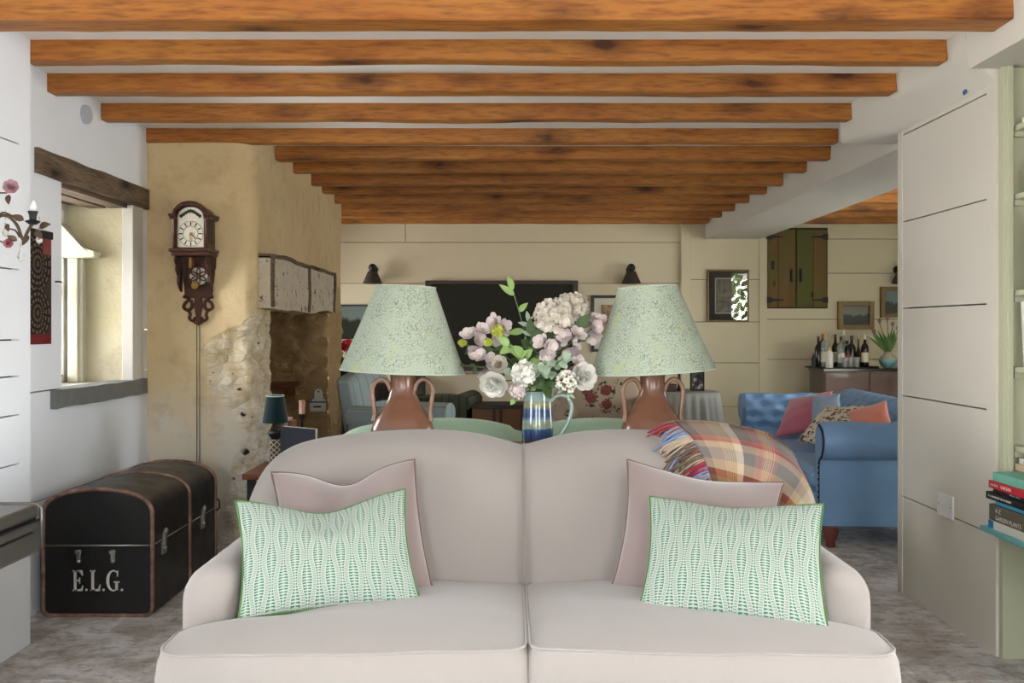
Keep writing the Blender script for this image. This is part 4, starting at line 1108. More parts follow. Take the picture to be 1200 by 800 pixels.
# serif initials
def glyph(bm, strokes, ox, oz, h, y, sx=.80):
    for pl in strokes: prism(bm, [(ox+p[0]*h*sx, oz+p[1]*h) for p in pl], fr((0, y, 0), (1, 0, 0), (0, 0, 1)), .0016)
def rect(a, b, c, d): return [(a, c), (b, c), (b, d), (a, d)]
E_ = [rect(.08, .24, 0, 1), rect(0, .30, 0, .07), rect(0, .30, .93, 1), [(.2, 0), (.60, 0), (.66, .27), (.59, .27), (.50, .09), (.2, .09)], [(.2, .91), (.50, .91), (.57, .74), (.63, .74), (.60, 1), (.2, 1)], rect(.2, .44, .46, .55), rect(.40, .46, .36, .65)]
L_ = [rect(.08, .24, 0, 1), rect(0, .32, 0, .07), rect(0, .32, .93, 1), [(.2, 0), (.60, 0), (.64, .32), (.57, .32), (.49, .09), (.2, .09)]]
def arc_strip(cx_, cz_, rx, rz, a0, a1, w0, w1, n=18):
    o_, i_ = [], []
    for k in range(n+1):
        a = lerp(a0, a1, k/n); wv = lerp(w0, w1, math.sin(PI*k/n)); o_.append((cx_+rx*math.cos(a), cz_+rz*math.sin(a))); i_.append((cx_+(rx-wv)*math.cos(a), cz_+(rz-wv*.55)*math.sin(a)))
    return [[o_[k], o_[k+1], i_[k+1], i_[k]] for k in range(n)]
G_ = arc_strip(.42, .5, .42, .51, R(50), R(310), .08, .18)+[rect(.54, .70, .05, .42), rect(.44, .80, .40, .47), [(.63, .70), (.70, .70), (.72, .98), (.66, .98)]]
dot = [[(.075*math.cos(2*PI*k/10)+.07, .06*math.sin(2*PI*k/10)+.06) for k in range(10)]]
bm = NB(); H_ = .091; yy = TY0-.0035
for gl, px in ((E_, 85.5), (dot, 100.5), (L_, 106), (dot, 120.5), (G_, 125), (dot, 142)): glyph(bm, gl, P(px, 0, TY0).x, .112, H_, yy)
link('lettering', bm, plain('white lettering', (206, 202, 198), .7), root)

# wall clock on its bracket
KX, KY = -1.787, 5.388
root = thing('wall_clock', 'dark carved wooden wall clock with arched hood on the plastered chimney', 'clock', (KX, KY, 1.30))
def arch(w_, z0, zs, zt, n=16, sh=.0):
    pts = [(-w_, z0), (w_, z0), (w_, zs)]
    if sh: pts.append((w_-sh, zs))
    for k in range(1, n): a = k/n*PI; pts.append(((w_-sh)*math.cos(a), zs+(zt-zs)*math.sin(a)))
    if sh: pts.append((-w_+sh, zs))
    pts.append((-w_, zs)); return pts
KM = lambda y: fr((KX, y, 0), (1, 0, 0), (0, 0, 1))
def cprism(bm, poly, y0, y1, mi=0): return prism(bm, poly, KM(y1), y1-y0, mi)   # extrudes towards -y
bm = NB(); cprism(bm, arch(.092, 1.70, 1.895, 1.952), 5.25, KY); link('case', bm, M['mahogany'], root, smooth=40, bevel=.002)
bm = NB()
for k in range(20):
    a0, a1 = PI*k/20, PI*(k+1)/20
    q = [((.096-.0)*math.cos(a), 1.892+.075*math.sin(a)) for a in (a0, a1)]; q2 = [(.078*math.cos(a), 1.892+.052*math.sin(a)) for a in (a1, a0)]
    cprism(bm, q+q2, 5.225, 5.26)
cprism(bm, rect(-.118, -.076, 1.882, 1.897), 5.222, KY); cprism(bm, rect(.076, .118, 1.882, 1.897), 5.222, KY)
for k in (-1, 1): cprism(bm, rect(k*.112 if k < 0 else .076, -.076 if k < 0 else .112, 1.868, 1.882), 5.23, KY)
link('hood', bm, M['mahogany'], root, smooth=30, bevel=.002)
bm = NB(); cprism(bm, rect(-.116, .116, 1.685, 1.702), 5.222, KY); cprism(bm, rect(-.108, .108, 1.665, 1.685), 5.235, KY); link('base_moulding', bm, M['mahogany'], root, bevel=.003)
for sg in (-1, 1):
    bm = NB(); lathe(bm, [(.010, 0), (.010, .012), (.007, .016), (.0065, .15), (.010, .156), (.010, .168)], 12, (KX+sg*.089, 5.238, 1.70)); link('column', bm, M['mahogany'], root, smooth=40)
t = NT('clock dial'); n = t.noise(t.co(), 40, 3); M['dial'] = t.fin(t.mix(n, lin((206, 200, 182)), lin((186, 178, 158))), .5)
bm = NB(); cprism(bm, arch(.073, 1.71, 1.875, 1.935), 5.2465, 5.252); dl = link('dial', bm, M['dial'], root)
bm = NB(); zc_ = 1.785
for k in range(12):
    a = k*PI/6; d = Vector((math.sin(a), 0, math.cos(a))); p = Vector((KX, 5.2455, zc_))
    tube(bm, [p+d*.047, p+d*.066], .0028, 4)
for r_ in (.070, .042): tube(bm, [(KX+r_*math.cos(2*PI*k/40), 5.2455, zc_+r_*math.sin(2*PI*k/40)) for k in range(40)], .001, 4, closed=True)
for k in range(-4, 5): ball(bm, (KX+k*.013, 5.246, 1.892+.02*math.cos(k*.5)), .010, 0, 8, 5, (1, .2, 1))
link('numerals', bm, M['black'], dl)
bm = NB(); tube(bm, [(KX, 5.243, zc_), (KX+.030, 5.243, zc_-.032)], [.0035, .002], 5); tube(bm, [(KX, 5.242, zc_), (KX-.006, 5.242, zc_-.045)], [.003, .0015], 5); ball(bm, (KX, 5.243, zc_), .007, 0, 8, 5)
link('hand', bm, M['brass'], dl)
bm = NB(); box(bm, KX+.0925, KX+.0945, 5.275, 5.345, 1.73, 1.86); link('side_window', bm, M['black'], root, bevel=.001)
# bracket: back board with shaped edge, side scrolls, pierced rose, lower scrolls
bm = NB()
half = [(.10, 1.665), (.098, 1.60), (.088, 1.585), (.086, 1.52), (.078, 1.50), (.074, 1.46), (.082, 1.445), (.076, 1.43)]
cprism(bm, [(-x, z) for x, z in half]+[(x, z) for x, z in half[::-1]], KY-.012, KY)
link('back_board', bm, M['mahogany'], root, bevel=.002)
for sg in (-1, 1):
    bm = NB(); q = [(0, 0), (.10, 0), (.105, -.03), (.085, -.05), (.09, -.08), (.06, -.11), (.06, -.15), (.025, -.19), (0, -.20)]
    prism(bm, q, fr((KX+sg*.088-.006, KY, 1.665), (0, -1, 0), (0, 0, 1)), -.012 if False else .012); link('side_scroll', bm, M['mahogany'], root, bevel=.002)
bm = NB(); c0 = Vector((KX+.003, KY-.02, 1.555))
ring = lambda c, r_, w_, n=36: tube(bm, [(c.x+r_*math.cos(2*PI*k/n), c.y, c.z+r_*math.sin(2*PI*k/n)) for k in range(n)], w_, 6, closed=True)
ring(c0, .058, .005); ring(c0, .012, .005, 14)
for k in range(6): a = k*PI/3; ring(c0+Vector((.031*math.cos(a), 0, .031*math.sin(a))), .025, .0038, 20)
link('pierced_rose', bm, M['mahogany'], root, smooth=180)
bm = NB(); lathe(bm, [(0, 0), (.056, 0), (.056, .002), (0, .002)], 32, (0, 0, 0), M=fr((c0.x, KY-.0125, c0.z), (1, 0, 0), (0, 0, 1))); link('rose_backing', bm, M['dial'], root)
bm = NB()
for sg in (-1, 1):
    q = [(.085, 1.44), (.05, 1.425), (.075, 1.40), (.082, 1.375), (.055, 1.36), (.035, 1.385), (.042, 1.42)]
    tube(bm, catmull([Vector((KX+sg*x, KY-.012, z)) for x, z in q], 24), .010, 6)
    q = [(.055, 1.36), (.045, 1.335), (.05, 1.315), (.03, 1.30), (.015, 1.32)]
    tube(bm, catmull([Vector((KX+sg*x, KY-.012, z)) for x, z in q], 18), .009, 6)
    tube(bm, catmull([Vector((KX+sg*x, KY-.012, z)) for x, z in ((.0, 1.285), (.02, 1.29), (.026, 1.305), (.016, 1.312))], 12), .007, 6)
cprism(bm, [(-.02, 1.44), (.02, 1.44), (.022, 1.38), (.012, 1.33), (.014, 1.30), (0, 1.272), (-.014, 1.30), (-.012, 1.33), (-.022, 1.38)], KY-.018, KY-.004)
link('lower_scroll', bm, M['mahogany'], root, smooth=50)
bm = NB(); tube(bm, [(KX-.02, 5.34, 1.665), (KX-.01, 5.345, 1.52)], .002, 5); lathe(bm, [(0, 0), (.02, 0), (.022, .003), (.02, .006), (0, .006)], 20, M=fr((KX-.008, 5.345, 1.50), (1, 0, 0), (0, 0, 1))); box(bm, KX-.04, KX-.022, 5.33, 5.345, 1.60, 1.66)
link('pendulum', bm, M['brass'], root, smooth=40)
for dx in (-.010, .006):
    bm = NB(); tube(bm, [(KX+dx, KY-.006, 1.30), (KX+dx, KY-.006, .42)], .0022, 5); link('cord', bm, M['iron'], root, smooth=180)
bm = NB(); lathe(bm, [(0, 0), (.02, .004), (.024, .03), (.024, .10), (.012, .115), (0, .12)], 16, (KX-.002, KY-.026, .30)); link('weight', bm, M['brass'], root, smooth=40)

# patterned hanging panel on the window wall
t = NT('patterned textile'); o = t.co(); sx_ = t.sep(o)
yy_, zz_ = sx_[1], sx_[2]
fz = t.math('SUBTRACT', t.math('FRACT', t.math('DIVIDE', t.math('SUBTRACT', zz_, .03), .215)), .5)
rr = t.math('SQRT', t.math('ADD', t.math('POWER', t.math('MULTIPLY', fz, 2.0), 2.0), t.math('POWER', t.math('DIVIDE', yy_, .107), 2.0)))
ang = t.math('ARCTAN2', fz, t.math('DIVIDE', yy_, .215))
pat = t.math('MULTIPLY', t.math('GREATER_THAN', t.math('SINE', t.math('MULTIPLY', rr, 26.0)), .0), t.math('GREATER_THAN', t.math('SINE', t.math('MULTIPLY', ang, 18.0)), -.45))
c = t.mix(pat, lin((42, 36, 34)), lin((104, 88, 72)))
c = t.mix(t.math('GREATER_THAN', rr, 1.15), c, lin((70, 56, 50)))
c = t.mix(t.math('MULTIPLY', t.math('GREATER_THAN', zz_, .40), t.math('GREATER_THAN', yy_, .05)), c, lin((132, 70, 66)))
c = t.mix(t.math('LESS_THAN', zz_, .045), c, lin((112, 42, 42)))
M['textile'] = t.fin(c, .9, spec=.1)
root = thing('wall_hanging', 'narrow red and black wall hanging with round motifs beside the left window', 'wall hanging', (XL+.01, 4.12, 1.185))
bm = NB(); box(bm, XL+.001, XL+.014, 3.995, 4.245, 1.185, 1.655, 0, 1, 10, 16, lambda v: v+Vector((.003*math.sin(v.y*40)*(1 if v.x > XL+.01 else 0), 0, 0))); link('cloth', bm, M['textile'], root, smooth=40)
bm = NB(); box(bm, XL+.001, XL+.022, 3.985, 4.25, 1.655, 1.69); link('rod', bm, M['black'], root, bevel=.004)
# round white alarm on the wall
bm = NB(); lathe(bm, [(0, 0), (.046, 0), (.046, .012), (.042, .022), (.03, .026), (0, .027)], 32, M=fr((XL, 4.607, 2.305), (0, 1, 0), (0, 0, 1)))
solo('wall_alarm', bm, plain('white plastic', (186, 188, 198), .35, .02), 'small round white alarm high on the left wall under the beams', 'alarm', smooth=35)
# small iron catch
bm = NB(); tube(bm, [(XL, 4.31, 1.47), (XL+.02, 4.31, 1.47), (XL+.02, 4.33, 1.468)], .004, 6)
solo('wall_hook', bm, M['iron'], 'tiny iron hook on the white wall between wall hanging and window', 'hook')

# closed piano at the left edge
PM = plain('dark grey lacquer', (66, 62, 58), .28, .05, spec=.5)
root = thing('piano', 'dark grey closed keyboard piano with rounded end jutting in at the left edge', 'piano', (-1.67, 2.3, 0))
PY1 = 2.90; pe = -1.447
bm = NB(); box(bm, -1.895, pe, 1.75, PY1, .565, .665); link('case', bm, PM, root, bevel=.012)
bm = NB(); box(bm, -1.895, pe-.004, 1.755, PY1-.004, .672, .712); link('lid', bm, PM, root, bevel=.012)
bm = NB(); box(bm, -1.88, pe-.012, 1.77, PY1-.012, .66, .68); link('shadow_gap', bm, M['black'], root)
bm = NB(); tube(bm, [(pe-.004, PY1+.001, .575), (pe-.002, PY1+.002, .70), (pe-.02, PY1+.001, .711), (-1.88, PY1+.001, .7115)], .006, 8); link('corner_trim', bm, M['steel'] if False else plain('grey metal edge', (110, 106, 102), .3, .05, metal=.6), root, smooth=180)
bm = NB(); vs = box(bm, pe-.004, pe+.003, 1.8, 2.84, .618, .632); [setattr(v.co, 'z', .640) for v in vs if v.co.y > 2.8 and v.co.z < .63]
link('finger_groove', bm, M['black'], root)
bm = NB(); vs = box(bm, pe-.004, pe+.0025, 1.8, 2.885, .664, .669); link('lid_groove', bm, M['black'], root)
for y in (1.78, 2.84):
    bm = NB(); box(bm, -1.89, -1.63, y, y+.035, 0, .566); link('leg', bm, PM, root, bevel=.004)

# rose branch wall sconce reaching in from the left
SY = 3.25
root = thing('wall_sconce', 'gilt iron wall sconce with pink roses, candle bulb and glass drops at the left edge', 'wall light', (XP+.01, SY, 1.64))
p_ = lambda x, y, d=0: P(x, y, SY+d)
bm = NB(); lathe(bm, [(0, 0), (.05, 0), (.05, .012), (.03, .022), (0, .025)], 20, M=fr((XP, SY, 1.66), (0, 1, 0), (0, 0, 1))); link('wall_plate', bm, M['oldgilt'] if 'oldgilt' in M else M.setdefault('oldgilt', plain('tarnished gilt', (84, 66, 50), .5, .3, 20, metal=.5)), root, smooth=40)
bm = NB(); tube(bm, catmull([Vector((XP+.02, SY, 1.66)), p_(-10, 262), p_(0, 253), p_(10, 254), p_(20, 264), p_(25, 277), p_(28, 280), p_(33, 270), p_(38, 262)], 36), .0055, 7)
tube(bm, catmull([Vector((XP+.02, SY, 1.67)), p_(-8, 256), p_(3, 249, .02), p_(14, 253, .02), p_(20, 258, .02)], 24), .0035, 6)
tube(bm, catmull([p_(10, 268), p_(18, 270), p_(23, 278)], 10), .003, 6)
link('arm', bm, M['oldgilt'], root, smooth=180)
for a, b, c_ in (((XP+.02, SY, 1.67), (-15, 228), (8, 226)), ((XP+.02, SY, 1.65), (-6, 279), (6, 284))):
    bm = NB(); tube(bm, catmull([Vector(a), p_(*b), p_(*c_)], 14), .0025, 5); link('twig', bm, M['oldgilt'], root, smooth=180)
M['dusty'] = plain('dusty rose', (190, 150, 158), .7); M['dusty2'] = plain('deep rose', (176, 110, 124), .7)
bl_rose(.022, M['dusty'], (.3, -1, .2))(root, p_(13, 219)); bl_rose(.014, M['dusty2'], (.2, -1, 0))(root, p_(10, 285))
for x, y, dx, dz, L in ((10, 228, .1, -1, .035), (20, 282, -.6, .4, .035), (28, 258, -.9, .5, .04), (46, 266, .9, .25, .045), (42, 270, .6, -.6, .04), (34, 276, -.5, -.8, .04), (8, 262, .3, -.8, .03)):
    bm = NB(); leaf(bm, p_(x, y), (dx, -.4, dz), L, L*.6); link('leaf', bm, M['oldgilt'], root, smooth=180, recalc=False)
cp = p_(38.5, 263)
bm = NB(); lathe(bm, [(0, 0), (.012, 0), (.026, .010), (.020, .014), (.011, .014), (.012, .030), (.017, .046), (.0, .046)], 14, cp); link('candle_cup', bm, M['iron'], root, smooth=40)
bm = NB(); lathe(bm, [(0, 0), (.010, .0), (.013, .014), (.010, .027), (.004, .037), (0, .040)], 14, cp+Vector((.003, 0, .045))); link('bulb', bm, plain('frosted bulb', (224, 226, 230), .3, .02), root, smooth=180)
t = NT('crystal'); M['crystal'] = t.fin((.9, .9, .88), .05, Transmission_Weight=.85, IOR=1.45)
for x, y, s in ((24.5, 300, 1.0), (6.5, 271, .8), (46, 279, .9)):
    q = p_(x, y); bm = NB(); lathe(bm, [(0, 0), (.012*s, .008*s), (.0135*s, .018*s), (.006*s, .035*s), (.003*s, .05*s), (.005*s, .056*s), (.002*s, .064*s), (0, .064*s)], 8, q-Vector((0, 0, .02)))
    tube(bm, [q+Vector((0, 0, .04)), q+Vector((0, 0, .075))], .0012, 4); link('glass_drop', bm, M['crystal'], root, smooth=20)

# ---------------------------------------------------------------- by the fireplace
root = thing('side_table', 'reddish wooden side table between chimney and sofa back', 'table', (-1.13, 5.1, 0))
bm = NB(); box(bm, -1.39, -.87, 4.86, 5.33, .472, .502); link('tabletop', bm, M['walnut'], root, bevel=.004)
for x in (-1.37, -.93):
    for y in (4.88, 5.27):
        bm = NB(); box(bm, x, x+.04, y, y+.04, 0, .472); link('leg', bm, M['iron'], root, bevel=.003)
bm = NB(); box(bm, -1.34, -.92, 4.90, 5.30, .17, .19); link('shelf', bm, M['walnut'], root, bevel=.003)
TT = .502
lx, ly = -1.272, 5.08
root = thing('table_lamp', 'small lamp with a dark teal shade and lattice base by the fireplace', 'lamp', (lx, ly, TT))
t = NT('lattice metal'); o = t.co('Object', (1, 1, 1)); s3 = t.sep(o); an = t.math('MULTIPLY', t.math('ARCTAN2', s3[1], s3[0]), 3.0)
g1 = t.math('ABSOLUTE', t.math('SINE', t.math('ADD', an, t.math('MULTIPLY', s3[2], 110.0)))); g2 = t.math('ABSOLUTE', t.math('SINE', t.math('SUBTRACT', an, t.math('MULTIPLY', s3[2], 110.0))))
lat = t.math('LESS_THAN', t.math('MINIMUM', g1, g2), .38); M['lattice'] = t.fin(t.mix(lat, lin((62, 54, 46)), lin((178, 168, 148))), .4)
bm = NB(); lathe(bm, [(0, 0), (.038, 0), (.040, .005), (.033, .02), (.030, .08), (.033, .155), (0, .155)], 24, (lx, ly, TT)); link('base', bm, M['lattice'], root, smooth=40)
bm = NB(); lathe(bm, [(0, .155), (.020, .155), (.040, .188), (.034, .20), (.010, .205), (.010, .26), (0, .26)], 20, (lx, ly, TT)); link('neck', bm, M['iron'], root, smooth=40)
M['teal'] = fabric('teal silk', (9, 34, 38), .1)
bm = NB(); lathe(bm, [(.068, .245), (.0685, .25), (.047, .388), (.046, .39), (.044, .39), (.064, .248)], 32, (lx, ly, TT)); 
link('lamp_shade', bm, M['teal'], root, smooth=40)
bm = NB(); tube(bm, [(lx+.0475*math.cos(2*PI*k/28), ly+.0475*math.sin(2*PI*k/28), TT+.389) for k in range(28)], .003, 5, closed=True); link('shade_rim', bm, M['shadetrim'], root, smooth=180)
M['page'] = plain('paper', (214, 204, 184), .85)
def upright_book(cx_, y0, y1, w_, z0, h, mat, label, group=None, tilt=0.0, name='book', rz=0.0):
    """book standing with its spine to the camera"""
    r_ = thing(name, label, 'book', (cx_, (y0+y1)/2, z0), rz=rz, group=group); d = y1-y0
    T = Matrix.Rotation(tilt, 4, 'Y')
    bm = NB(); e = .0022
    vs = box(bm, -w_/2, -w_/2+e, -d/2, d/2, 0, h); vs += box(bm, w_/2-e, w_/2, -d/2, d/2, 0, h); vs += box(bm, -w_/2, w_/2, -d/2, -d/2+e, 0, h); xf(bm, vs, T); link('cover', bm, mat, r_, local=True, bevel=.001)
    bm = NB(); vs = box(bm, -w_/2+e, w_/2-e, -d/2+e, d/2-.004, .003, h-.003); xf(bm, vs, T); link('pages', bm, M['page'], r_, local=True)
    return r_
M['navy'] = plain('navy cloth', (24, 28, 42), .55, .1)
q0 = P(351, 0, 5.0).x
root = thing('book', 'large dark navy book standing upright behind the sofa corner', 'book', (q0, 5.0, TT), rz=R(-6))
bm = NB(); box(bm, -.095, .095, -.03, -.026, 0, .235); box(bm, -.095, .095, .022, .026, 0, .228); box(bm, -.095, -.091, -.03, .026, 0, .23); vs = [v for v in bm.verts if v.co.x > 0 and v.co.z > .1]; [setattr(v.co, 'z', v.co.z-.014) for v in vs]
link('cover', bm, M['navy'], root, local=True)
bm = NB(); box(bm, -.091, .092, -.026, .022, .003, .232); [setattr(v.co, 'z', v.co.z-.014) for v in bm.verts if v.co.x > 0 and v.co.z > .1]; link('pages', bm, M['page'], root, local=True)
for k, (px, col, h, lab) in enumerate(((333.5, (150, 112, 96), .255, 'brown paperback'), (338, (196, 178, 160), .262, 'cream paperback'), (342.5, (136, 86, 74), .25, 'russet paperback'))):
    upright_book(P(px, 0, 5.18).x, 5.12, 5.24, .0195, TT, h, plain('book cloth', col, .7), lab+' standing between the teal lamp and the navy book', 'paperbacks behind the teal lamp')
cx_ = P(354, 0, 5.27).x
root = thing('candlestick', 'dark iron candlestick with a short pinkish candle right of the teal lamp', 'candlestick', (cx_, 5.27, TT))
bm = NB(); lathe(bm, [(0, 0), (.035, 0), (.035, .006), (.010, .02), (.006, .05), (.006, .24), (.02, .26), (.022, .275), (0, .275)], 18, (cx_, 5.27, TT)); link('stand', bm, M['iron'], root, smooth=40)
bm = NB(); lathe(bm, [(0, 0), (.017, 0), (.017, .075), (0, .078)], 16, (cx_, 5.27, TT+.275)); link('candle', bm, plain('pink wax', (186, 140, 122), .5), root, smooth=40)
# enamel letter rack on the hearth wall
ex, ey = P(373, 0, 7.53).x, 7.545
root = thing('letter_rack', 'small white enamel wall rack hung on the brown stone of the fireplace', 'letter rack', (ex, ey, .60))
EW = plain('white enamel', (222, 222, 214), .3, .04)
poly = [(-.055, 0), (.055, 0), (.055, .085), (.034, .10), (.034, .14)]+[(.034*math.cos(k/10*PI), .14+.034*math.sin(k/10*PI)) for k in range(1, 10)]+[(-.034, .14), (-.034, .10), (-.055, .085)]
bm = NB(); prism(bm, poly, fr((ex, ey, .60), (1, 0, 0), (0, 0, 1)), .006); link('back_plate', bm, EW, root, bevel=.0015)
bm = NB(); vs = box(bm, ex-.062, ex+.062, ey-.045, ey-.006, .595, .67); [setattr(v.co, 'y', v.co.y-.015) for v in vs if v.co.z > .65 and v.co.y < ey-.03]; link('pocket', bm, EW, root, bevel=.004)
bm = NB(); ball(bm, (ex, ey-.0065, .752), .007, 0, 8, 5, (1, .2, 1)); box(bm, ex-.064, ex+.064, ey-.064, ey-.006, .668, .674); box(bm, ex-.03, ex+.03, ey-.060, ey-.050, .628, .640); link('black_trim', bm, M['black'], root)
bm = NB(); box(bm, -2.02, -1.70, 7.25, 7.56, .80, .835); box(bm, -2.0, -1.97, 7.3, 7.56, .72, .80); box(bm, -1.76, -1.73, 7.3, 7.56, .72, .80)
solo('wall_shelf', bm, M['walnut'], 'short wooden shelf inside the fireplace recess above the teal lamp', 'shelf', bevel=.004)

# ================================================================ RIGHT SIDE
yq = 4.0
root = thing('wall_socket', 'white blank switch plate low on the white cupboard wall', 'socket', (XR, yq, .45))
bm = NB(); box(bm, XR-.010, XR, yq-.073, yq+.073, .45, .55); link('plate', bm, plain('plate plastic', (224, 222, 220), .3, .02), root, bevel=.004)
bm = NB()
for y in (yq-.055, yq+.055): ball(bm, (XR-.0105, y, .50), .004, 0, 8, 5, (.5, 1, 1))
link('screw', bm, M['steel'], root)
bm = NB(); lathe(bm, [(0, 0), (.014, 0), (.013, .0022), (0, .003)], 9, M=fr((1.8405, 3.80, 2.212), (0, -1.0, 0), (0, 0, 1.0)), rip=lambda a, z: .25*math.sin(2*a+1)+.1*math.sin(5*a))
solo('sticker', bm, plain('blue sticker', (34, 84, 156), .5), 'tiny bright blue sticker high on the white cupboard wall', 'sticker')
# sage bookcase in the recess beyond the cupboard edge
root = thing('bookcase', 'sage green bookcase at the right edge with shelves of books', 'bookcase', (2.15, 3.2, 0))
bm = NB(); box(bm, 1.868, 2.44, 3.562, 3.588, 0, 2.245); link('side_panel', bm, M['sage'], root)
bm = NB(); box(bm, 2.42, 2.44, 2.55, 3.562, 0, 2.245); link('back_panel', bm, M['sage'], root)
bm = NB(); box(bm, 1.862, 1.884, 3.545, 3.565, .515, 2.245); box(bm, 1.876, 1.896, 3.535, 3.565, .515, 2.245); link('stile', bm, M['sage'], root, bevel=.002)
SH = [.79, 1.088, 1.377, 1.74, 2.0]
for z in SH:
    bm = NB(); box(bm, 1.905, 2.42, 2.55, 3.562, z, z+.022); link('shelf', bm, M['sage'], root, bevel=.003)
    bm = NB(); box(bm, 1.905, 2.42, 3.545, 3.562, z-.022, z); link('cleat', bm, M['sage'], root, bevel=.002)
bm = NB(); box(bm, 1.772, 2.42, 2.55, 3.545, .494, .513); tag(link('low_shelf', bm, plain('turquoise paint', (104, 168, 172), .45), root, bevel=.003), 'turquoise shelf board')
bm = NB(); box(bm, 1.905, 2.42, 2.55, 2.575, 0, 2.245); link('side_panel', bm, M['sage'], root)
def flat_book(x0, y0, y1, z0, z1, w_, mat, label, txt=None, tcol=(230, 226, 216), ts=.7, toff=.03, marks=None, group='books piled on the turquoise shelf'):
    """book lying flat with its spine to -x, running along y (y1 is the far end)"""
    r_ = thing('book', label, 'book', (x0+w_/2, (y0+y1)/2, z0), group=group); e = min(.003, (z1-z0)*.18)
    bm = NB(); box(bm, x0, x0+w_, y0, y1, z0, z0+e); box(bm, x0, x0+w_, y0, y1, z1-e, z1); box(bm, x0-.001, x0+e, y0, y1, z0, z1); c = link('cover', bm, mat, r_, bevel=.001)
    bm = NB(); box(bm, x0+e, x0+w_-.004, y0+.003, y1-.004, z0+e, z1-e); link('pages', bm, M['page'], r_)
    if txt:
        bm = NB(); h = z1-z0
        for s, off, zf, k in (txt if isinstance(txt, list) else [(txt, toff, .26, ts)]):
            text_bm(bm, s, fr((x0-.0012, y1-off, z0+h*zf), (0, -1, 0), (0, 0, 1)), h*k, .0004)
        link('title', bm, plain('spine lettering', tcol, .6), r_)
    if marks:                                                       # lettering too small to read
        bm = NB(); h = z1-z0; y = y1-marks[0]; rr_ = random.Random(round(z0*1000))
        while y > y1-marks[0]-marks[1]:
            k = rr_.uniform(.003, .007); box(bm, x0-.0016, x0-.001, y-k, y, z0+h*.36, z0+h*rr_.uniform(.58, .68)); y -= k+rr_.choice((.0015, .0015, .0015, .006))
        link('title', bm, plain('spine lettering', (186, 184, 178), .6), r_)
    return r_
FY = 3.50
bk = lambda c, r_=.5: plain('book cover', c, r_, .05)
flat_book(1.785, 3.19, FY+.0, .513, .544, .21, bk((214, 210, 200)), 'white book with a blue spine end, bottom of the pile on the turquoise shelf')
bm = NB(); box(bm, 1.783, 1.80, FY-.035, FY+.001, .514, .543)
o = link('spine_end', bm, bk((44, 124, 180)), [x for x in bpy.data.objects if x.get('label', '').startswith('white book with a blue')][0])
flat_book(1.785, 3.17, FY-.002, .544, .603, .22, bk((96, 88, 76)), 'thick grey brown gardening book in the pile on the turquoise shelf', [('A-Z', .045, .56, .40), ('GARDEN PLANTS', .045, .12, .38)], (200, 194, 180))
flat_book(1.80, 3.18, FY-.02, .603, .622, .20, bk((80, 170, 206)), 'thin light blue book above the grey gardening book')
flat_book(1.778, 3.18, FY+.008, .622, .648, .20, bk((26, 26, 28)), 'black book with rounded spine in the middle of the pile', marks=(.02, .15))
flat_book(1.795, 3.2, FY-.012, .648, .663, .19, bk((36, 34, 36)), 'slim dark book directly under the red book', marks=(.115, .07))
flat_book(1.784, 3.17, FY, .663, .690, .20, bk((182, 34, 52)), 'red cookery book near the top of the pile', [('CHICKEN', .085, .30, .62)], (232, 214, 208), marks=(.015, .05))
flat_book(1.796, 3.15, FY-.008, .690, .722, .20, bk((112, 176, 156)), 'teal green book on top of the pile on the turquoise shelf')
flat_book(1.90, 3.16, 3.53, .722, .747, .19, bk((196, 172, 140)), 'tan book lying behind the top of the pile, lower of two', [('LIFE', .07, .25, .6)], (110, 84, 60), group='books behind the pile')
flat_book(1.912, 3.15, 3.525, .747, .768, .18, bk((214, 210, 202)), 'white book lying behind the top of the pile, upper of two', [('A HISTORY', .03, .25, .7)], (50, 46, 44), group='books behind the pile')
def lean_book(px_far, y1, z0, h, th, mat, label, tilt, depth=.2, x0=1.915):
    """book standing on a shelf, spine to -x, leaning along y"""
    r_ = thing('book', label, 'book', (x0, y1, z0), group='books standing in the sage bookcase'); T = Matrix.Rotation(tilt, 4, 'X'); e = .003
    bm = NB(); vs = box(bm, 0, depth, -e, 0, 0, h); vs += box(bm, 0, depth, -th, -th+e, 0, h); vs += box(bm, -.001, e, -th, 0, 0, h); xf(bm, vs, T); link('cover', bm, mat, r_, local=True, bevel=.0015)
    bm = NB(); vs = box(bm, e, depth-.004, -th+e, -e, .003, h-.003); xf(bm, vs, T); link('pages', bm, M['page'], r_, local=True)
lean_book(0, 3.468, SH[2]+.022, .27, .05, bk((118, 116, 62)), 'tall olive green book on the middle shelf of the bookcase', -R(4))
lean_book(0, 3.50, SH[1]+.022, .245, .022, bk((214, 212, 204)), 'leaning white book on the shelf above the empty one', -R(5))
lean_book(0, 3.47, SH[1]+.022, .24, .03, bk((30, 32, 40)), 'leaning dark blue black book next to the white one', -R(5))
flat_book(1.915, 3.25, 3.51, SH[4]+.022, SH[4]+.042, .2, bk((222, 216, 196)), 'cream book lying on the top shelf of the bookcase', group='books standing in the sage bookcase')
bm = NB(); prism(bm, [(0, 0), (.16, 0), (.165, .09), (.12, .115), (.05, .118), (.012, .10)], fr((1.92, 3.52, SH[3]+.022), (0, -1, 0), (0, 0, 1)), -.10)
solo('ornament', bm, plain('pinkish stone', (168, 122, 104), .6, .2, 14), 'pinkish brown stone ornament on the second shelf from the top', 'ornament', bevel=.012)
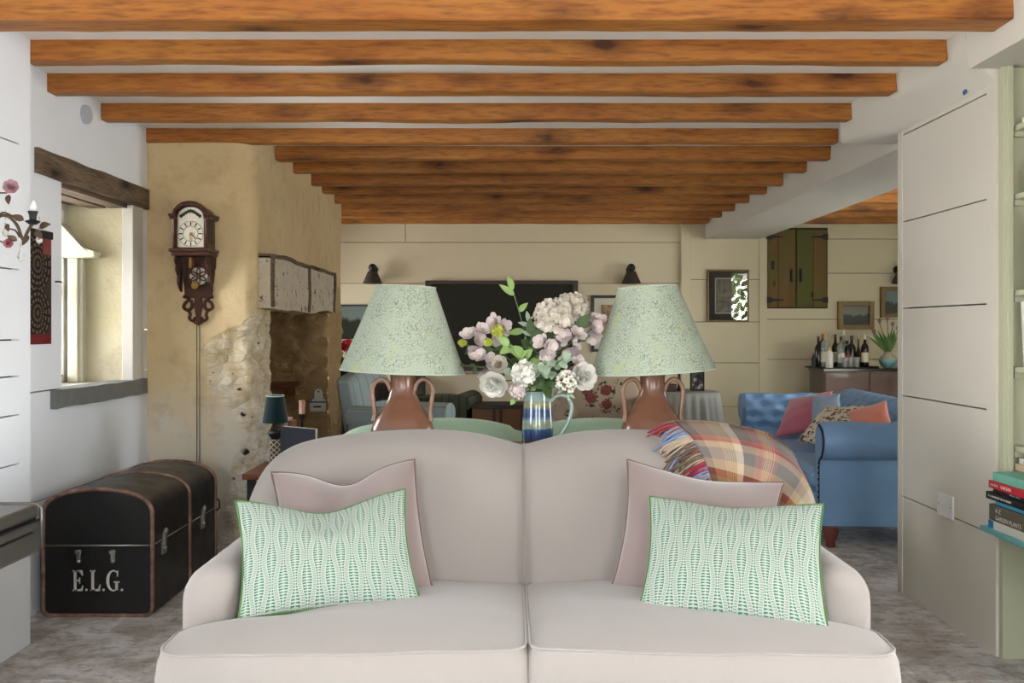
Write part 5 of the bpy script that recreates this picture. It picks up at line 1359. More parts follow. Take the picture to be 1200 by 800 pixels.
# ================================================================ BLUE BUTTONED LEATHER SOFA
def bleather():
    t = NT('blue leather'); o = t.co(); n = t.noise(o, 5, 4, .6); g = t.vor(o, 260)
    c = t.mix(n, lin((100, 136, 172)), lin((130, 164, 204)))
    t.bump(t.math('ADD', t.math('MULTIPLY', g, .5), n), .12, .003)
    return t.fin(c, .36, spec=.5)
M['bleather'] = bleather(); M['stud'] = plain('dark studs', (36, 42, 52), .4, metal=.4)
BX, BY, BA = 1.775, 5.30, -R(3.2)
root = thing('sofa', 'blue buttoned leather sofa with rolled arms in the wide opening at the right', 'sofa', (BX, BY, 0), BA)
Ls, Dp = 2.62, 1.0
def roll_sec(sg, n=16):
    """arm section in (along, z): sg=+1 near arm (outside towards 0)"""
    pts = [(.10, .12), (.10, .50)]
    for k in range(n+1):
        a = R(245)-k/n*R(275); pts.append((.095+.112*math.cos(a), .61+.108*math.sin(a)))
    pts += [(.19, .50), (.19, .12)]
    return pts
def dimple(a, b, pa, pb):
    """diamond buttoning: depth at (a, b)"""
    v = 0
    for row in range(-1, 6):
        for col_ in range(-1, 20):
            ca = (col_+(.5 if row % 2 else 0))*pa; cb = (row+.5)*pb
            d2 = ((a-ca)/(pa*.36))**2+((b-cb)/(pb*.42))**2
            if d2 < 6: v = max(v, math.exp(-d2))
    return v
sec = roll_sec(1); m = len(sec)
def arm_bl(name, flip):
    bm = NB()
    def f(u, k):
        a, z = sec[k]; x = u*Dp
        ca, cz = .095, .61; r_ = 1
        if 2 <= k <= 18: r_ = 1+.045*abs(math.sin(x*9))*max(0, (z-.50)/.16)+.02*math.sin(x*13+1)
        ed = max(0, 1-x/.03); r_ *= 1-.05*ed*ed
        if 1 < k < m-2: a, z = ca+(a-ca)*r_, cz+(z-cz)*r_
        return Vector((x, Ls-a if flip else a, z))
    sweep(bm, 60, m, f); return link('arm', bm, M['bleather'], root, smooth=50, local=True)
arm_n = arm_bl('arm', False); arm_f = arm_bl('arm', True)
bm = NB()
for i in range(34):      # stud line down the front of the near arm, round the scroll
    q = catmull([Vector((0, a, z)) for a, z in ((.10, .14), (.10, .30), (.09, .48), (.03, .53), (.0, .60), (.025, .67), (.09, .70))], 66)[2*i]
    ball(bm, (-.004, q.y+.012, q.z), .0075, 0, 6, 4)
for i in range(26): ball(bm, (-.002, .107, .14+i*.014), .006, 0, 6, 4)
tag(link('stud_trim', bm, M['stud'], arm_n, local=True, smooth=180), 'row of dark round studs')
# buttoned inner face of the far arm
bm = NB()
def faf(u, v): 
    x, z = .02+u*.80, .42+v*.30; d = dimple(x, v*.30, .17, .085)
    return Vector((x, Ls-.205-.045*math.sin(v*PI*.6+.4)+.035*d-.01*math.sin(v*PI), z))
grid(bm, 60, 24, faf, uv=False); link('buttoned_panel', bm, M['bleather'], arm_f, local=True, smooth=180)
bm = NB()
for row in range(0, 4):
    for c_ in range(0, 6):
        a, b = (c_+(.5 if row % 2 else 0))*.17, (row+.5)*.085
        if .05 < a < .80 and b < .27: p = faf((a-.02)/.80, b/.30); ball(bm, p+Vector((0, -.003, 0)), .009, 0, 8, 5)
tag(link('buttons', bm, M['bleather'], arm_f, local=True, smooth=180), kind='stuff')
# back with roll
bm = NB(); sb = [(.80, .12), (.74, .44)]
for k in range(13): a = R(165)-k/12*R(225); sb.append((.90+.11*math.cos(a), .655+.105*math.sin(a)))
sb += [(.985, .50), (.985, .12)]
def fb(u, k):
    x, z = sb[k]; y = .06+u*(Ls-.12)
    if k >= 2 and k < 15: z += .006*math.sin(y*36); x += .004*math.sin(y*36+1)
    return Vector((x, y, z))
sweep(bm, 110, len(sb), fb); back_ = link('back', bm, M['bleather'], root, smooth=50, local=True)
bm = NB()
def fbb(u, v):
    y, z = .18+u*(Ls-.36), .42+v*.30; d = dimple(y, v*.30, .17, .085)
    return Vector((.735+.07*v**2-.045*math.sin(v*PI*.75+.3)+.035*d, y, z))
grid(bm, 150, 22, fbb, uv=False, flip=True); link('buttoned_panel', bm, M['bleather'], back_, local=True, smooth=180)
bm = NB()
for row in range(0, 4):
    for c_ in range(0, 16):
        a, b = (c_+(.5 if row % 2 else 0))*.17, (row+.5)*.085
        if .25 < a < Ls-.25 and b < .27: ball(bm, fbb((a-.18)/(Ls-.36), b/.30)+Vector((-.003, 0, 0)), .009, 0, 8, 5)
tag(link('buttons', bm, M['bleather'], back_, local=True, smooth=180), kind='stuff')
# seat, front rail, feet
for k in range(3):
    y0 = .195+k*(Ls-.39)/3; y1 = y0+(Ls-.39)/3-.004
    bm = NB()
    def fs(v):
        s = (v.y-y0)/(y1-y0); t = (v.x+.02)/.80
        if v.z > .36: v.z += .035*(max(0, 1-abs(2*s-1)**3))*(max(0, 1-abs(2*t-1)**3))
        return v
    box(bm, -.02, .78, y0, y1, .31, .43, 0, 12, 12, 3, fs); link('seat_cushion', bm, M['bleather'], root, local=True, smooth=60, bevel=.035)
bm = NB(); box(bm, .02, .95, .11, Ls-.11, .12, .31); link('base', bm, M['bleather'], root, local=True, bevel=.012)
bm = NB(); box(bm, .0, .03, .19, Ls-.19, .13, .30, 0, 1, 30, 4, lambda v: v+Vector((-.006*abs(math.sin(v.y*9)) if v.x < .01 else 0, 0, 0))); link('front_rail', bm, M['bleather'], root, local=True, smooth=50, bevel=.012)
FT = plain('red brown foot', (104, 44, 36), .4)
for x in (.06, .92):
    for y in (.10, Ls-.10):
        bm = NB(); lathe(bm, [(0, 0), (.022, 0), (.028, .012), (.024, .03), (.038, .06), (.045, .09), (.04, .121), (0, .121)], 18, (x, y, 0)); link('foot', bm, FT, root, local=True, smooth=40)
# cushions on it
M['mauve'] = fabric('mauve velvet', (178, 96, 112), .08, sheen=.5); M['coral'] = fabric('coral velvet', (208, 124, 104), .08, sheen=.5)
M['paleblue'] = fabric('pale blue cloth', (136, 150, 168))
t = NT('leaf print linen'); o = t.co(); d = t.vor(t.co(scale=(1, 1, 1.4)), 24, rand=.8); n = t.noise(o, 34, 3, .6)
lf = t.math('MULTIPLY', t.math('LESS_THAN', d, .46), t.math('GREATER_THAN', n, .47))
c = t.mix(lf, lin((206, 194, 172)), t.mix(t.noise(o, 9, 2), lin((74, 62, 58)), lin((124, 70, 62)))); M['leafprint'] = t.fin(c, .9, spec=.1)
def bc(*c): return tuple(P(x, y, d) for x, y, d in c)
pillow('cushion', bc((926, 467, 7.35), (976, 458, 7.0), (968, 502, 6.75), (908, 513, 7.0)), .15, M['mauve'], None, 'mauve pink velvet cushion on the blue leather sofa, farthest of its cushions', chop=.02, ears=.03, n=24)
pillow('cushion', bc((952, 463, 6.95), (984, 461, 6.75), (988, 500, 6.6), (950, 505, 6.75)), .13, M['paleblue'], None, 'pale blue cushion half hidden between the mauve and leaf print cushions', ears=.04, n=20)
pillow('cushion', bc((968, 476, 6.62), (1018, 475, 6.2), (1000, 531, 5.98), (934, 516, 6.32)), .15, M['leafprint'], None, 'cream cushion with dark leaf print on the blue leather sofa', chop=.02, ears=.03, n=28)
pillow('cushion', bc((993, 481, 6.05), (1039, 469, 5.92), (1052, 512, 5.74), (998, 520, 5.84)), .13, M['coral'], None, 'coral cushion behind the near arm of the blue leather sofa', ears=.05, n=24)

# ================================================================ FAR WALL
Yw = YB-.001
def wp(x, y, d=0): return P(x, y, Yw-d)
def flat(name, x0, x1, y0, y1, t_, mats, label, cat, fw=.02, mat_w=0, inner=None, matc=None, glass=None, group=None):
    """framed picture hung flat on the far wall; px bounds of the frame"""
    a, b = wp(x0, y1), wp(x1, y0); xa, xb, za, zb = a.x, b.x, a.z, b.z
    root = thing(name, label, cat, ((xa+xb)/2, Yw, za), group=group)
    bm = NB(); y0_, y1_ = Yw-t_, Yw
    box(bm, xa, xa+fw, y0_, y1_, za, zb); box(bm, xb-fw, xb, y0_, y1_, za, zb); box(bm, xa+fw, xb-fw, y0_, y1_, za, za+fw); box(bm, xa+fw, xb-fw, y0_, y1_, zb-fw, zb)
    link('frame', bm, mats, root, bevel=.003)
    if mat_w:
        bm = NB(); box(bm, xa+fw, xb-fw, Yw-.010, Yw-.006, za+fw, zb-fw); link('mount', bm, matc, root)
    bm = NB(); e = fw+mat_w; box(bm, xa+e, xb-e, Yw-.014, Yw-.004, za+e, zb-e); link('picture', bm, inner, root)
    if glass:
        bm = NB(); box(bm, xa+fw*.6, xb-fw*.6, Yw-t_*.75, Yw-t_*.75+.003, za+fw*.6, zb-fw*.6); link('glass', bm, glass, root)
    return root
M['pglass'] = clear_glass('picture glass')
def landscape(name, sky, far, near, hz=.5, sc1=9):
    t = NT(name); o = t.co('Generated'); z = t.sep(o)[2]; n = t.noise(o, sc1, 5, .65); n1 = t.noise(t.co('Generated', (1, 1, .2)), 4, 4)
    zz = t.math('ADD', z, t.math('MULTIPLY', t.math('SUBTRACT', n1, .5), .55))
    c = t.mix(t.ramp(zz, [(hz-.05, (0, 0, 0)), (hz+.05, (1, 1, 1))]), t.mix(n, lin(near), lin(far)), lin(sky))
    return t.fin(c, .4)
# television with dark timber surround
TVF = plain('dark surround', (56, 36, 26), .45)
root = thing('television', 'large dark wall screen in a dark brown surround, behind the flowers', 'television', (-.07, Yw, .80))
a, b = wp(499, 434), wp(677, 329); bm = NB(); f_ = .055
box(bm, a.x, a.x+f_, Yw-.07, Yw, a.z, b.z); box(bm, b.x-f_, b.x, Yw-.07, Yw, a.z, b.z); box(bm, a.x+f_, b.x-f_, Yw-.07, Yw, b.z-.04, b.z); box(bm, a.x+f_, b.x-f_, Yw-.07, Yw, a.z, a.z+f_)
link('surround', bm, TVF, root, bevel=.004)
bm = NB(); box(bm, a.x+f_, b.x-f_, Yw-.05, Yw-.01, a.z+f_, b.z-.04); link('screen', bm, plain('screen', (36, 34, 26), .5, .1, spec=.2), root)
# wall lights: small dark woven shades on brackets
def wall_light(px, label):
    c = wp(px, 333); root = thing('wall_light', label, 'wall light', (c.x, Yw, c.z), group='woven wall lights on the far wall')
    z = c.z; bm = NB(); lathe(bm, [(.098, 0), (.10, .004), (.048, .125), (.045, .128), (.043, .125), (.093, .003)], 24, (c.x, Yw-.12, z)); link('lamp_shade', bm, M['wicker'], root, smooth=40)
    bm = NB(); ball(bm, (c.x, Yw-.12, z+.165), .042, 0, 12, 8); tube(bm, [(c.x, Yw, z+.15), (c.x, Yw-.06, z+.19), (c.x, Yw-.12, z+.165), (c.x, Yw-.12, z+.10)], .008, 6); lathe(bm, [(0, 0), (.04, 0), (.03, .015), (0, .016)], 14, M=fr((c.x, Yw, z+.15), (1, 0, 0), (0, 0, 1))); link('bracket', bm, M['iron'], root, smooth=50)
t = NT('wicker'); o = t.co(scale=(1, 1, 1)); ch = t.n('ShaderNodeTexChecker'); t.put(ch.inputs[0], o); ch.inputs['Scale'].default_value = 90; ch.inputs[1].default_value = (*lin((74, 62, 48)), 1); ch.inputs[2].default_value = (*lin((34, 28, 24)), 1); M['wicker'] = t.fin(ch.outputs[0], .8)
wall_light(438.5, 'small dark woven wall light above the left lamp shade'); wall_light(738, 'small dark woven wall light above the right lamp shade'); wall_light(1051, 'small dark woven wall light half hidden behind the white cupboard edge')
BF = plain('black frame', (26, 24, 22), .4); GF = plain('old gold frame', (112, 90, 54), .45, .3, 30, metal=.4)
flat('painting', 394, 433, 357, 397, .03, BF, 'dark green landscape painting behind the left lamp shade', 'painting', .015, 0, landscape('dark landscape', (104, 116, 112), (38, 48, 30), (20, 24, 14), .62))
t = NT('sepia print'); o = t.co('Generated'); M['sepia'] = t.fin(t.mix(t.ramp(t.noise(o, 6, 5, .7), [(.4, (0, 0, 0)), (.6, (1, 1, 1))]), lin((112, 78, 52)), lin((170, 140, 108))), .6)
WM = plain('white mount', (206, 198, 182), .8, .03)
flat('framed_print', 693, 742, 346, 412, .03, BF, 'sepia print in a thin black frame half behind the right lamp shade', 'picture', .028, .07, M['sepia'], WM)
t = NT('grey engraving'); o = t.co('Generated'); M['engr'] = t.fin(t.mix(t.ramp(t.noise(o, 5, 6, .7), [(.35, (0, 0, 0)), (.65, (1, 1, 1))]), lin((58, 54, 46)), lin((136, 128, 110))), .5)
r_ = flat('framed_print', 828, 877, 316, 377, .035, GF, 'glazed print with wide dark mount and thin gilt frame on the cream wall', 'picture', .018, .075, M['engr'], plain('dark mount', (46, 34, 32), .7), M['pglass'])
a, b = wp(828, 377), wp(877, 316); e = .018+.068; bm = NB()
for x0, x1, z0, z1 in ((a.x+e, b.x-e, a.z+e, a.z+e+.007), (a.x+e, b.x-e, b.z-e-.007, b.z-e), (a.x+e, a.x+e+.007, a.z+e, b.z-e), (b.x-e-.007, b.x-e, a.z+e, b.z-e)): box(bm, x0, x1, Yw-.0125, Yw-.009, z0, z1)
link('inner_border', bm, WM, r_)
flat('painting', 981, 1023, 353, 386, .045, GF, 'small dark landscape in a gold frame above the bottles', 'painting', .05, 0, landscape('dusk landscape', (108, 108, 98), (44, 46, 32), (26, 26, 18), .56))
flat('painting', 1031, 1068, 336, 372, .045, GF, 'gold framed green landscape cut off by the white cupboard edge', 'painting', .045, 0, landscape('green landscape', (104, 122, 120), (50, 60, 36), (28, 34, 20), .52))
# old plank cupboard doors let into the wall
def greenwood(name, green):
    t = NT(name); v = t.co(scale=(9, 9, 1.2)); g = t.noise(v, 2, 5, .6, .5); n = t.noise(t.co(scale=(2, 2, 1)), 3.0, 4, .6)
    c = t.mix(g, lin((100, 74, 46)), lin((130, 102, 64))); k = t.ramp(n, [(.5-green*.25, (0, 0, 0)), (.62-green*.2, (1, 1, 1))])
    c = t.mix(t.math('MULTIPLY', k, .3+.6*green), c, lin((86, 96, 50)))
    d = t.vor(t.co(scale=(3, 3, 1.6)), 2.2); c = t.mix(t.ramp(d, [(.05, (1, 1, 1)), (.16, (0, 0, 0))]), c, lin((52, 34, 20)))
    return t.fin(c, .7, spec=.2)
gw1, gw2 = greenwood('worn plank', .25), greenwood('green plank', .75)
root = thing('wall_cupboard', 'old green and brown plank cupboard doors set high in the far wall', 'cupboard', (wp(933, 360).x, Yw, wp(933, 360).z))
a, b = wp(899, 360), wp(968, 267); xm = wp(932, 0).x
xs1 = [a.x, wp(911, 0).x, xm-.004]; xs2 = [xm+.004, wp(952, 0).x, b.x]
for xs, mm, hx in ((xs1, (gw1, gw1), a.x), (xs2, (gw2, gw1), b.x)):
    d_ = None
    for k in range(2):
        bm = NB(); box(bm, xs[k]+.002, xs[k+1]-.002, Yw-.03, Yw-.002, a.z, b.z-.02)
        if d_ is None: d_ = link('door', bm, mm[k], root, bevel=.003)
        else: link('plank', bm, mm[k], d_, bevel=.003)
    for z in (a.z+.075, b.z-.095):
        bm = NB(); s = 1 if hx == a.x else -1
        q = [(0, -.03), (0, .03), (.05, .028), (.06, .014), (.17, .006), (.18, 0), (.17, -.006), (.06, -.014), (.05, -.028)]
        prism(bm, [(hx+s*(p-.01), z+v) for p, v in q], fr((0, Yw-.03, 0), (1, 0, 0), (0, 0, 1)), .006); link('hinge', bm, M['iron'], d_)
    bm = NB(); x = xm+(-.05 if hx == a.x else .045); tube(bm, [(x, Yw-.03, 1.86), (x, Yw-.05, 1.855), (x, Yw-.05, 1.765), (x, Yw-.03, 1.76)], .009, 6); box(bm, x-.014, x+.014, Yw-.034, Yw-.03, 1.74, 1.88); link('handle', bm, M['iron'], d_, smooth=40)
bm = NB(); lk = wp(904.5, 0).x; box(bm, lk-.016, lk+.016, Yw-.036, Yw-.03, 1.87, 1.96); link('lock_plate', bm, M['iron'], root)
bm = NB(); box(bm, a.x-.012, b.x+.012, Yw-.012, Yw-.001, a.z-.012, b.z); link('frame', bm, plain('dark recess', (46, 36, 26), .8), root)

# sideboard with drinks
sbx0, sby0, sbz = 3.00, 9.0, .878
root = thing('sideboard', 'polished red brown sideboard carrying bottles behind the blue sofa', 'sideboard', (3.62, 9.25, 0))
t = NT('polished mahogany'); v = t.co(scale=(2, 2, 8)); n = t.noise(v, 2, 5, .6, .6); M['polish'] = t.fin(t.mix(n, lin((66, 34, 22)), lin((98, 56, 36))), .4, Coat_Weight=.15)
bm = NB(); box(bm, sbx0+.012, sbx0+1.30, sby0+.012, 9.45, .14, sbz-.03); link('carcass', bm, plain('sideboard side', (98, 84, 68), .5), root)
bm = NB(); box(bm, sbx0, sbx0+1.312, sby0-.012, 9.46, sbz-.03, sbz); link('top', bm, plain('dark polished top', (42, 24, 20), .15), root, bevel=.004)
for k in range(3):
    bm = NB(); box(bm, sbx0+.02+k*.428, sbx0+.02+k*.428+.422, sby0-.006, sby0+.012, .17, sbz-.045); d_ = link('door', bm, M['polish'], root, bevel=.003)
    bm = NB(); ball(bm, (sbx0+.06+k*.428, sby0-.014, .55), .014, 0, 10, 6); link('knob', bm, M['brass'], d_, smooth=180)
for x in (sbx0+.04, sbx0+1.24):
    for y in (sby0+.05, 9.38):
        bm = NB(); lathe(bm, [(0, 0), (.014, 0), (.022, .14), (0, .14)], 12, (x, y, 0)); link('leg', bm, M['mahogany'], root, smooth=40)
bm = NB(); lathe(bm, [(0, 0), (.36, 0), (.365, .012), (.355, .012), (.35, .004), (0, .004)], 40); [setattr(v.co, 'y', v.co.y*.42) for v in bm.verts]
trc = P(986, 0, 9.2).x; bmesh.ops.translate(bm, verts=bm.verts, vec=(trc, 9.19, sbz)); solo('tray', bm, M['iron'], 'dark oval tray under the bottles on the sideboard', 'tray', smooth=40)
def gl(name, c, tr=.0, r_=.12): t = NT(name); return t.fin(lin(c), r_, Transmission_Weight=tr)
GLS = {'green': gl('green bottle glass', (30, 38, 22)), 'brown': gl('brown bottle glass', (58, 34, 20)), 'black': gl('black bottle glass', (20, 18, 18)), 'clear': gl('clear bottle glass', (196, 200, 190), .7), 'white': gl('white bottle', (206, 202, 192), 0, .3)}
CAPS = {k: plain('cap '+k, c, .4) for k, c in dict(red=(150, 44, 34), gold=(176, 140, 74), black=(24, 22, 22), yellow=(206, 176, 60), white=(210, 206, 198), dark=(66, 40, 40)).items()}
LBS = {k: plain('label '+k, c, .7) for k, c in dict(cream=(206, 196, 170), white=(214, 210, 202), red=(150, 50, 44), none=(0, 0, 0)).items()}
def bottle(px, y, h, r_, gl_, cap, lb, label, sh='wine'):
    x = P(px, 0, y).x; z = sbz+.0045; root = thing('bottle', label, 'bottle', (x, y, z), group='bottles on the drinks tray')
    if sh == 'wine': pr = [(0, 0), (r_*.95, 0), (r_, .008), (r_, h*.60), (r_*.8, h*.68), (r_*.36, h*.76), (r_*.33, h*.92), (0, h*.92)]
    elif sh == 'spirit': pr = [(0, 0), (r_*.97, 0), (r_, .006), (r_, h*.70), (r_*.85, h*.76), (r_*.38, h*.82), (r_*.36, h*.92), (0, h*.92)]
    else: pr = [(0, 0), (r_*.7, 0), (r_, h*.1), (r_*1.0, h*.30), (r_*.5, h*.52), (r_*.3, h*.62), (r_*.3, h*.9), (0, h*.9)]
    bm = NB(); lathe(bm, pr, 20, (x, y, z)); link('body', bm, GLS[gl_], root, smooth=40)
    bm = NB(); q = r_*.40; lathe(bm, [(0, h*.86), (q, h*.86), (q, h*.995), (q*.9, h), (0, h)], 14, (x, y, z)); link('cap', bm, CAPS[cap], root, smooth=40)
    if lb: bm = NB(); lathe(bm, [(r_+.0008, h*.16), (r_+.0008, h*.46)], 20, (x, y, z)); link('label', bm, LBS[lb], root, smooth=40)
BO = [(959, 9.16, .30, .034, 'black', 'dark', None, 'tall black bottle with a dark cap at the left end of the tray', 'wine'),
      (964, 9.22, .325, .036, 'brown', 'red', 'red', 'tall brown bottle with a red cap, second from the left', 'spirit'),
      (967, 9.10, .33, .040, 'clear', 'gold', 'cream', 'tall clear bottle with a gold cap and cream label', 'spirit'),
      (972, 9.06, .20, .034, 'white', 'yellow', 'white', 'short white bottle with a yellow cap at the front of the tray', 'spirit'),
      (979, 9.22, .32, .034, 'green', 'dark', 'cream', 'green wine bottle at the back left of the middle', 'wine'),
      (985.5, 9.12, .30, .035, 'clear', 'black', 'white', 'clear bottle with a black cap in the middle of the tray', 'spirit'),
      (989, 9.25, .36, .030, 'clear', 'white', None, 'tallest slim clear bottle at the back of the tray', 'wine'),
      (993, 9.16, .26, .035, 'black', 'black', 'red', 'black bottle beside the glasses', 'spirit'),
      (998, 9.22, .31, .040, 'green', 'dark', None, 'broad dark green bottle at the back right', 'wine'),
      (1006, 9.19, .32, .036, 'brown', 'gold', None, 'brown decanter shaped bottle with a gold stopper', 'decanter'),
      (1013.5, 9.14, .315, .036, 'black', 'white', 'cream', 'dark wine bottle with a pale cap at the right end', 'wine')]
for b_ in BO: bottle(*b_)
for px, y, lab in ((990, 9.06, 'left'), (997, 9.05, 'middle'), (1004, 9.06, 'right')):
    x = P(px, 0, y).x; bm = NB(); lathe(bm, [(0, 0), (.026, 0), (.031, .10), (.029, .10), (.024, .008), (0, .008)], 20, (x, y, sbz+.0045)); solo('drinking_glass', bm, M['crystal'], lab+' clear tumbler of the three at the front of the drinks tray', 'glass', 'tumblers on the drinks tray', smooth=40)
x = P(953.5, 0, 9.12).x; bm = NB(); lathe(bm, [(0, 0), (.02, 0), (.02, .10), (.008, .12), (.008, .14), (0, .142)], 14, (x, 9.12, sbz)); solo('pepper_mill', bm, M['black'], 'small dark mill standing left of the drinks tray', 'mill', smooth=40)
# tulips in a round vase
vx, vy = P(1041, 0, 9.1).x, 9.10
t = NT('two tone glaze'); z = t.sep(t.co())[2]; M['vase'] = t.fin(t.ramp(z, [(.045, lin((96, 146, 150))), (.075, lin((124, 160, 158))), (.10, lin((170, 158, 142)))]), .3)
root = thing('vase', 'round pale and turquoise vase at the right end of the sideboard', 'vase', (vx, vy, sbz))
bm = NB(); lathe(bm, [(0, 0), (.04, 0), (.07, .025), (.085, .065), (.075, .105), (.045, .13), (.036, .145), (.042, .155), (.034, .155), (.03, .14), (.065, .10), (.05, .02), (0, .012)], 30, (vx, vy, sbz)); link('body', bm, M['vase'], root, smooth=60)
M['tulip'] = plain('faded tulip', (150, 118, 124), .7); M['tleaf'] = leafm('tulip leaf', (62, 94, 44), (96, 124, 66))
for k, (px, py) in enumerate(((1024, 391), (1031, 379), (1040, 376), (1046, 383), (1052, 388))):
    tip = P(px, py, vy-.02+.02*(k % 2)); b0 = Vector((vx, vy, sbz+.02)); mth = Vector((vx+(k-2)*.01, vy, sbz+.15))
    root = thing('tulip', ['faded tulip leaning far left in the round vase', 'faded tulip second from left in the round vase', 'faded tulip standing tallest in the round vase', 'faded tulip right of the tallest one in the round vase', 'faded tulip behind the white cupboard edge'][k], 'flower', tuple(b0), group='tulips in the round vase')
    bm = NB(); tube(bm, catmull([b0, mth, mth.lerp(tip, .6)+Vector((0, 0, .02)), tip], 14), .004, 6); link('stem', bm, M['tleaf'], root, smooth=180)
    bm = NB(); [petal(bm, tip, Vector((.35*math.cos(a), .35*math.sin(a), 1)), Vector((-math.cos(a), -math.sin(a), .2)), .05, .04, .15) for a in [j*PI/3 for j in range(6)]]; link('bloom', bm, M['tulip'], root, smooth=180, recalc=False)
    for j in range(3):
        bm = NB(); leaf(bm, mth, (tip-mth).normalized()+Vector((frn.uniform(-.8, .6), frn.uniform(-.5, .2), frn.uniform(-.2, .4))), frn.uniform(.16, .25), .032, bend=.2); link('leaf', bm, M['tleaf'], root, smooth=180, recalc=False)

# ================================================================ SITTING AREA BETWEEN SOFA AND SCREEN
def stripes(name, a, b, c2, n=46, ax=0):
    t = NT(name); s = t.sep(t.co())[ax]; f = t.math('FRACT', t.math('MULTIPLY', s, n)); f2 = t.math('FRACT', t.math('MULTIPLY', s, n/4))
    c = t.mix(t.math('LESS_THAN', f, .35), lin(a), lin(b)); c = t.mix(t.math('LESS_THAN', f2, .1), c, lin(c2)); return t.fin(c, .9, spec=.1)
def armchair(name, label, loc, rz, mat, W=.82, D=.82, hb=.92, ha=.62, seatm=None, rake=.14):
    root = thing(name, label, 'armchair', loc, rz); hw = W/2       # local: faces -y
    bm = NB(); box(bm, -hw+.04, hw-.04, -D/2+.05, D/2-.04, .12, .30); link('base', bm, mat, root, local=True, bevel=.015)
    bm = NB()
    def fbk(v):
        u = v.x/(hw-.1); t_ = (v.z-.28)/(hb-.28); v.y += rake*t_*.9; v.z -= .05*abs(u)**2.5*t_; v.y -= .03*(1-u*u)*math.sin(PI*min(1, t_)) if v.y < D/2-.08 else 0; return v
    box(bm, -hw+.08, hw-.08, D/2-.22, D/2-.06, .28, hb, 0, 14, 3, 12, fbk); link('back', bm, mat, root, local=True, smooth=60, bevel=.05)
    for s in (-1, 1):
        bm = NB(); xc = s*(hw-.085); sec_ = [(.06, .12), (.06, ha-.12)]
        for k in range(11): a = R(-35)+k/10*R(250); sec_.append((.092*math.cos(a), ha-.085+.085*math.sin(a)))
        sec_ += [(-.06, ha-.12), (-.06, .12)]
        def fa(u, k):
            x, z = sec_[k]; return Vector((xc+s*x, -D/2+.02+u*(D-.12), z))
        sweep(bm, 10, len(sec_), fa); link('arm', bm, mat, root, local=True, smooth=50)
    bm = NB()
    def fs(v):
        if v.z > .38: v.z += .03*(1-(v.x/(hw-.16))**2)*(1-((v.y+.08)/(D/2))**2)
        return v
    box(bm, -hw+.155, hw-.155, -D/2-.01, D/2-.20, .30, .44, 0, 8, 8, 3, fs); link('seat_cushion', bm, seatm or mat, root, local=True, smooth=60, bevel=.035)
    for x in (-hw+.10, hw-.10):
        for y in (-D/2+.10, D/2-.12):
            bm = NB(); lathe(bm, [(.014, 0), (.024, .125)], 12, (x, y, 0)); link('leg', bm, M['mahogany'], root, local=True, smooth=40)
    return root
# striped blue chair, turned towards the right
armchair('armchair', 'pale blue green striped armchair turned away behind the left lamp', (P(466, 0, 7.2).x, 7.2, 0), R(66), stripes('blue stripes', (170, 188, 192), (190, 202, 200), (156, 170, 140), 40, 0), .72, .66, .93, .68)
armchair('armchair', 'low grey green striped armchair between the left lamp and the jug', (P(512, 0, 8.35).x, 8.35, 0), R(-8), stripes('grey green stripes', (94, 98, 84), (112, 114, 98), (70, 74, 64), 60, 0), .72, .74, .66, .70, rake=.05)
def rosefab():
    t = NT('rose print linen'); o = t.co(); d = t.vor(o, 5.5, rand=.75); col = t.sep(t.vor(o, 5.5, rand=.75, out='Color')); n = t.noise(o, 24, 4, .65, .6)
    dd = t.math('ADD', d, t.math('MULTIPLY', t.math('SUBTRACT', n, .5), .5))
    rose = t.math('MULTIPLY', t.math('LESS_THAN', dd, .26), t.math('GREATER_THAN', col[0], .45)); lf = t.math('MULTIPLY', t.math('MULTIPLY', t.math('LESS_THAN', dd, .50), t.math('GREATER_THAN', n, .56)), 1.0)
    c = t.mix(lf, lin((182, 164, 144)), lin((66, 66, 50))); rc = t.mix(n, lin((96, 36, 38)), lin((158, 96, 92))); c = t.mix(rose, c, rc)
    return t.fin(c, .9, spec=.1)
M['rosefab'] = rosefab()
armchair('armchair', 'armchair in beige linen printed with red roses behind the right lamp', (P(708, 0, 7.8).x, 7.8, 0), R(4), M['rosefab'], .92, .86, .94, .68)
pillow('cushion', (P(437, 447, 6.98), P(467, 446, 6.86), P(466, 470, 6.80), P(438, 471, 6.92)), .10, fabric('dark cushion', (58, 46, 44)), None, 'small dark cushion on the pale striped armchair', n=16)
bm = NB(); a = P(485, 458, 9.70); box(bm, a.x, a.x+.12, 9.60, 9.735, .42, .79)
solo('speaker', bm, plain('speaker cloth', (52, 50, 42), .8), 'dark upright box against the far wall behind the left lamp', 'box', bevel=.01)
bm = NB(); box(bm, -1.1, .85, 9.45, 9.74, .38, .42); box(bm, -1.08, -1.04, 9.47, 9.72, 0, .38); box(bm, .79, .83, 9.47, 9.72, 0, .38)
solo('low_console', bm, M['walnut'], 'long low wooden console under the dark wall screen', 'console')
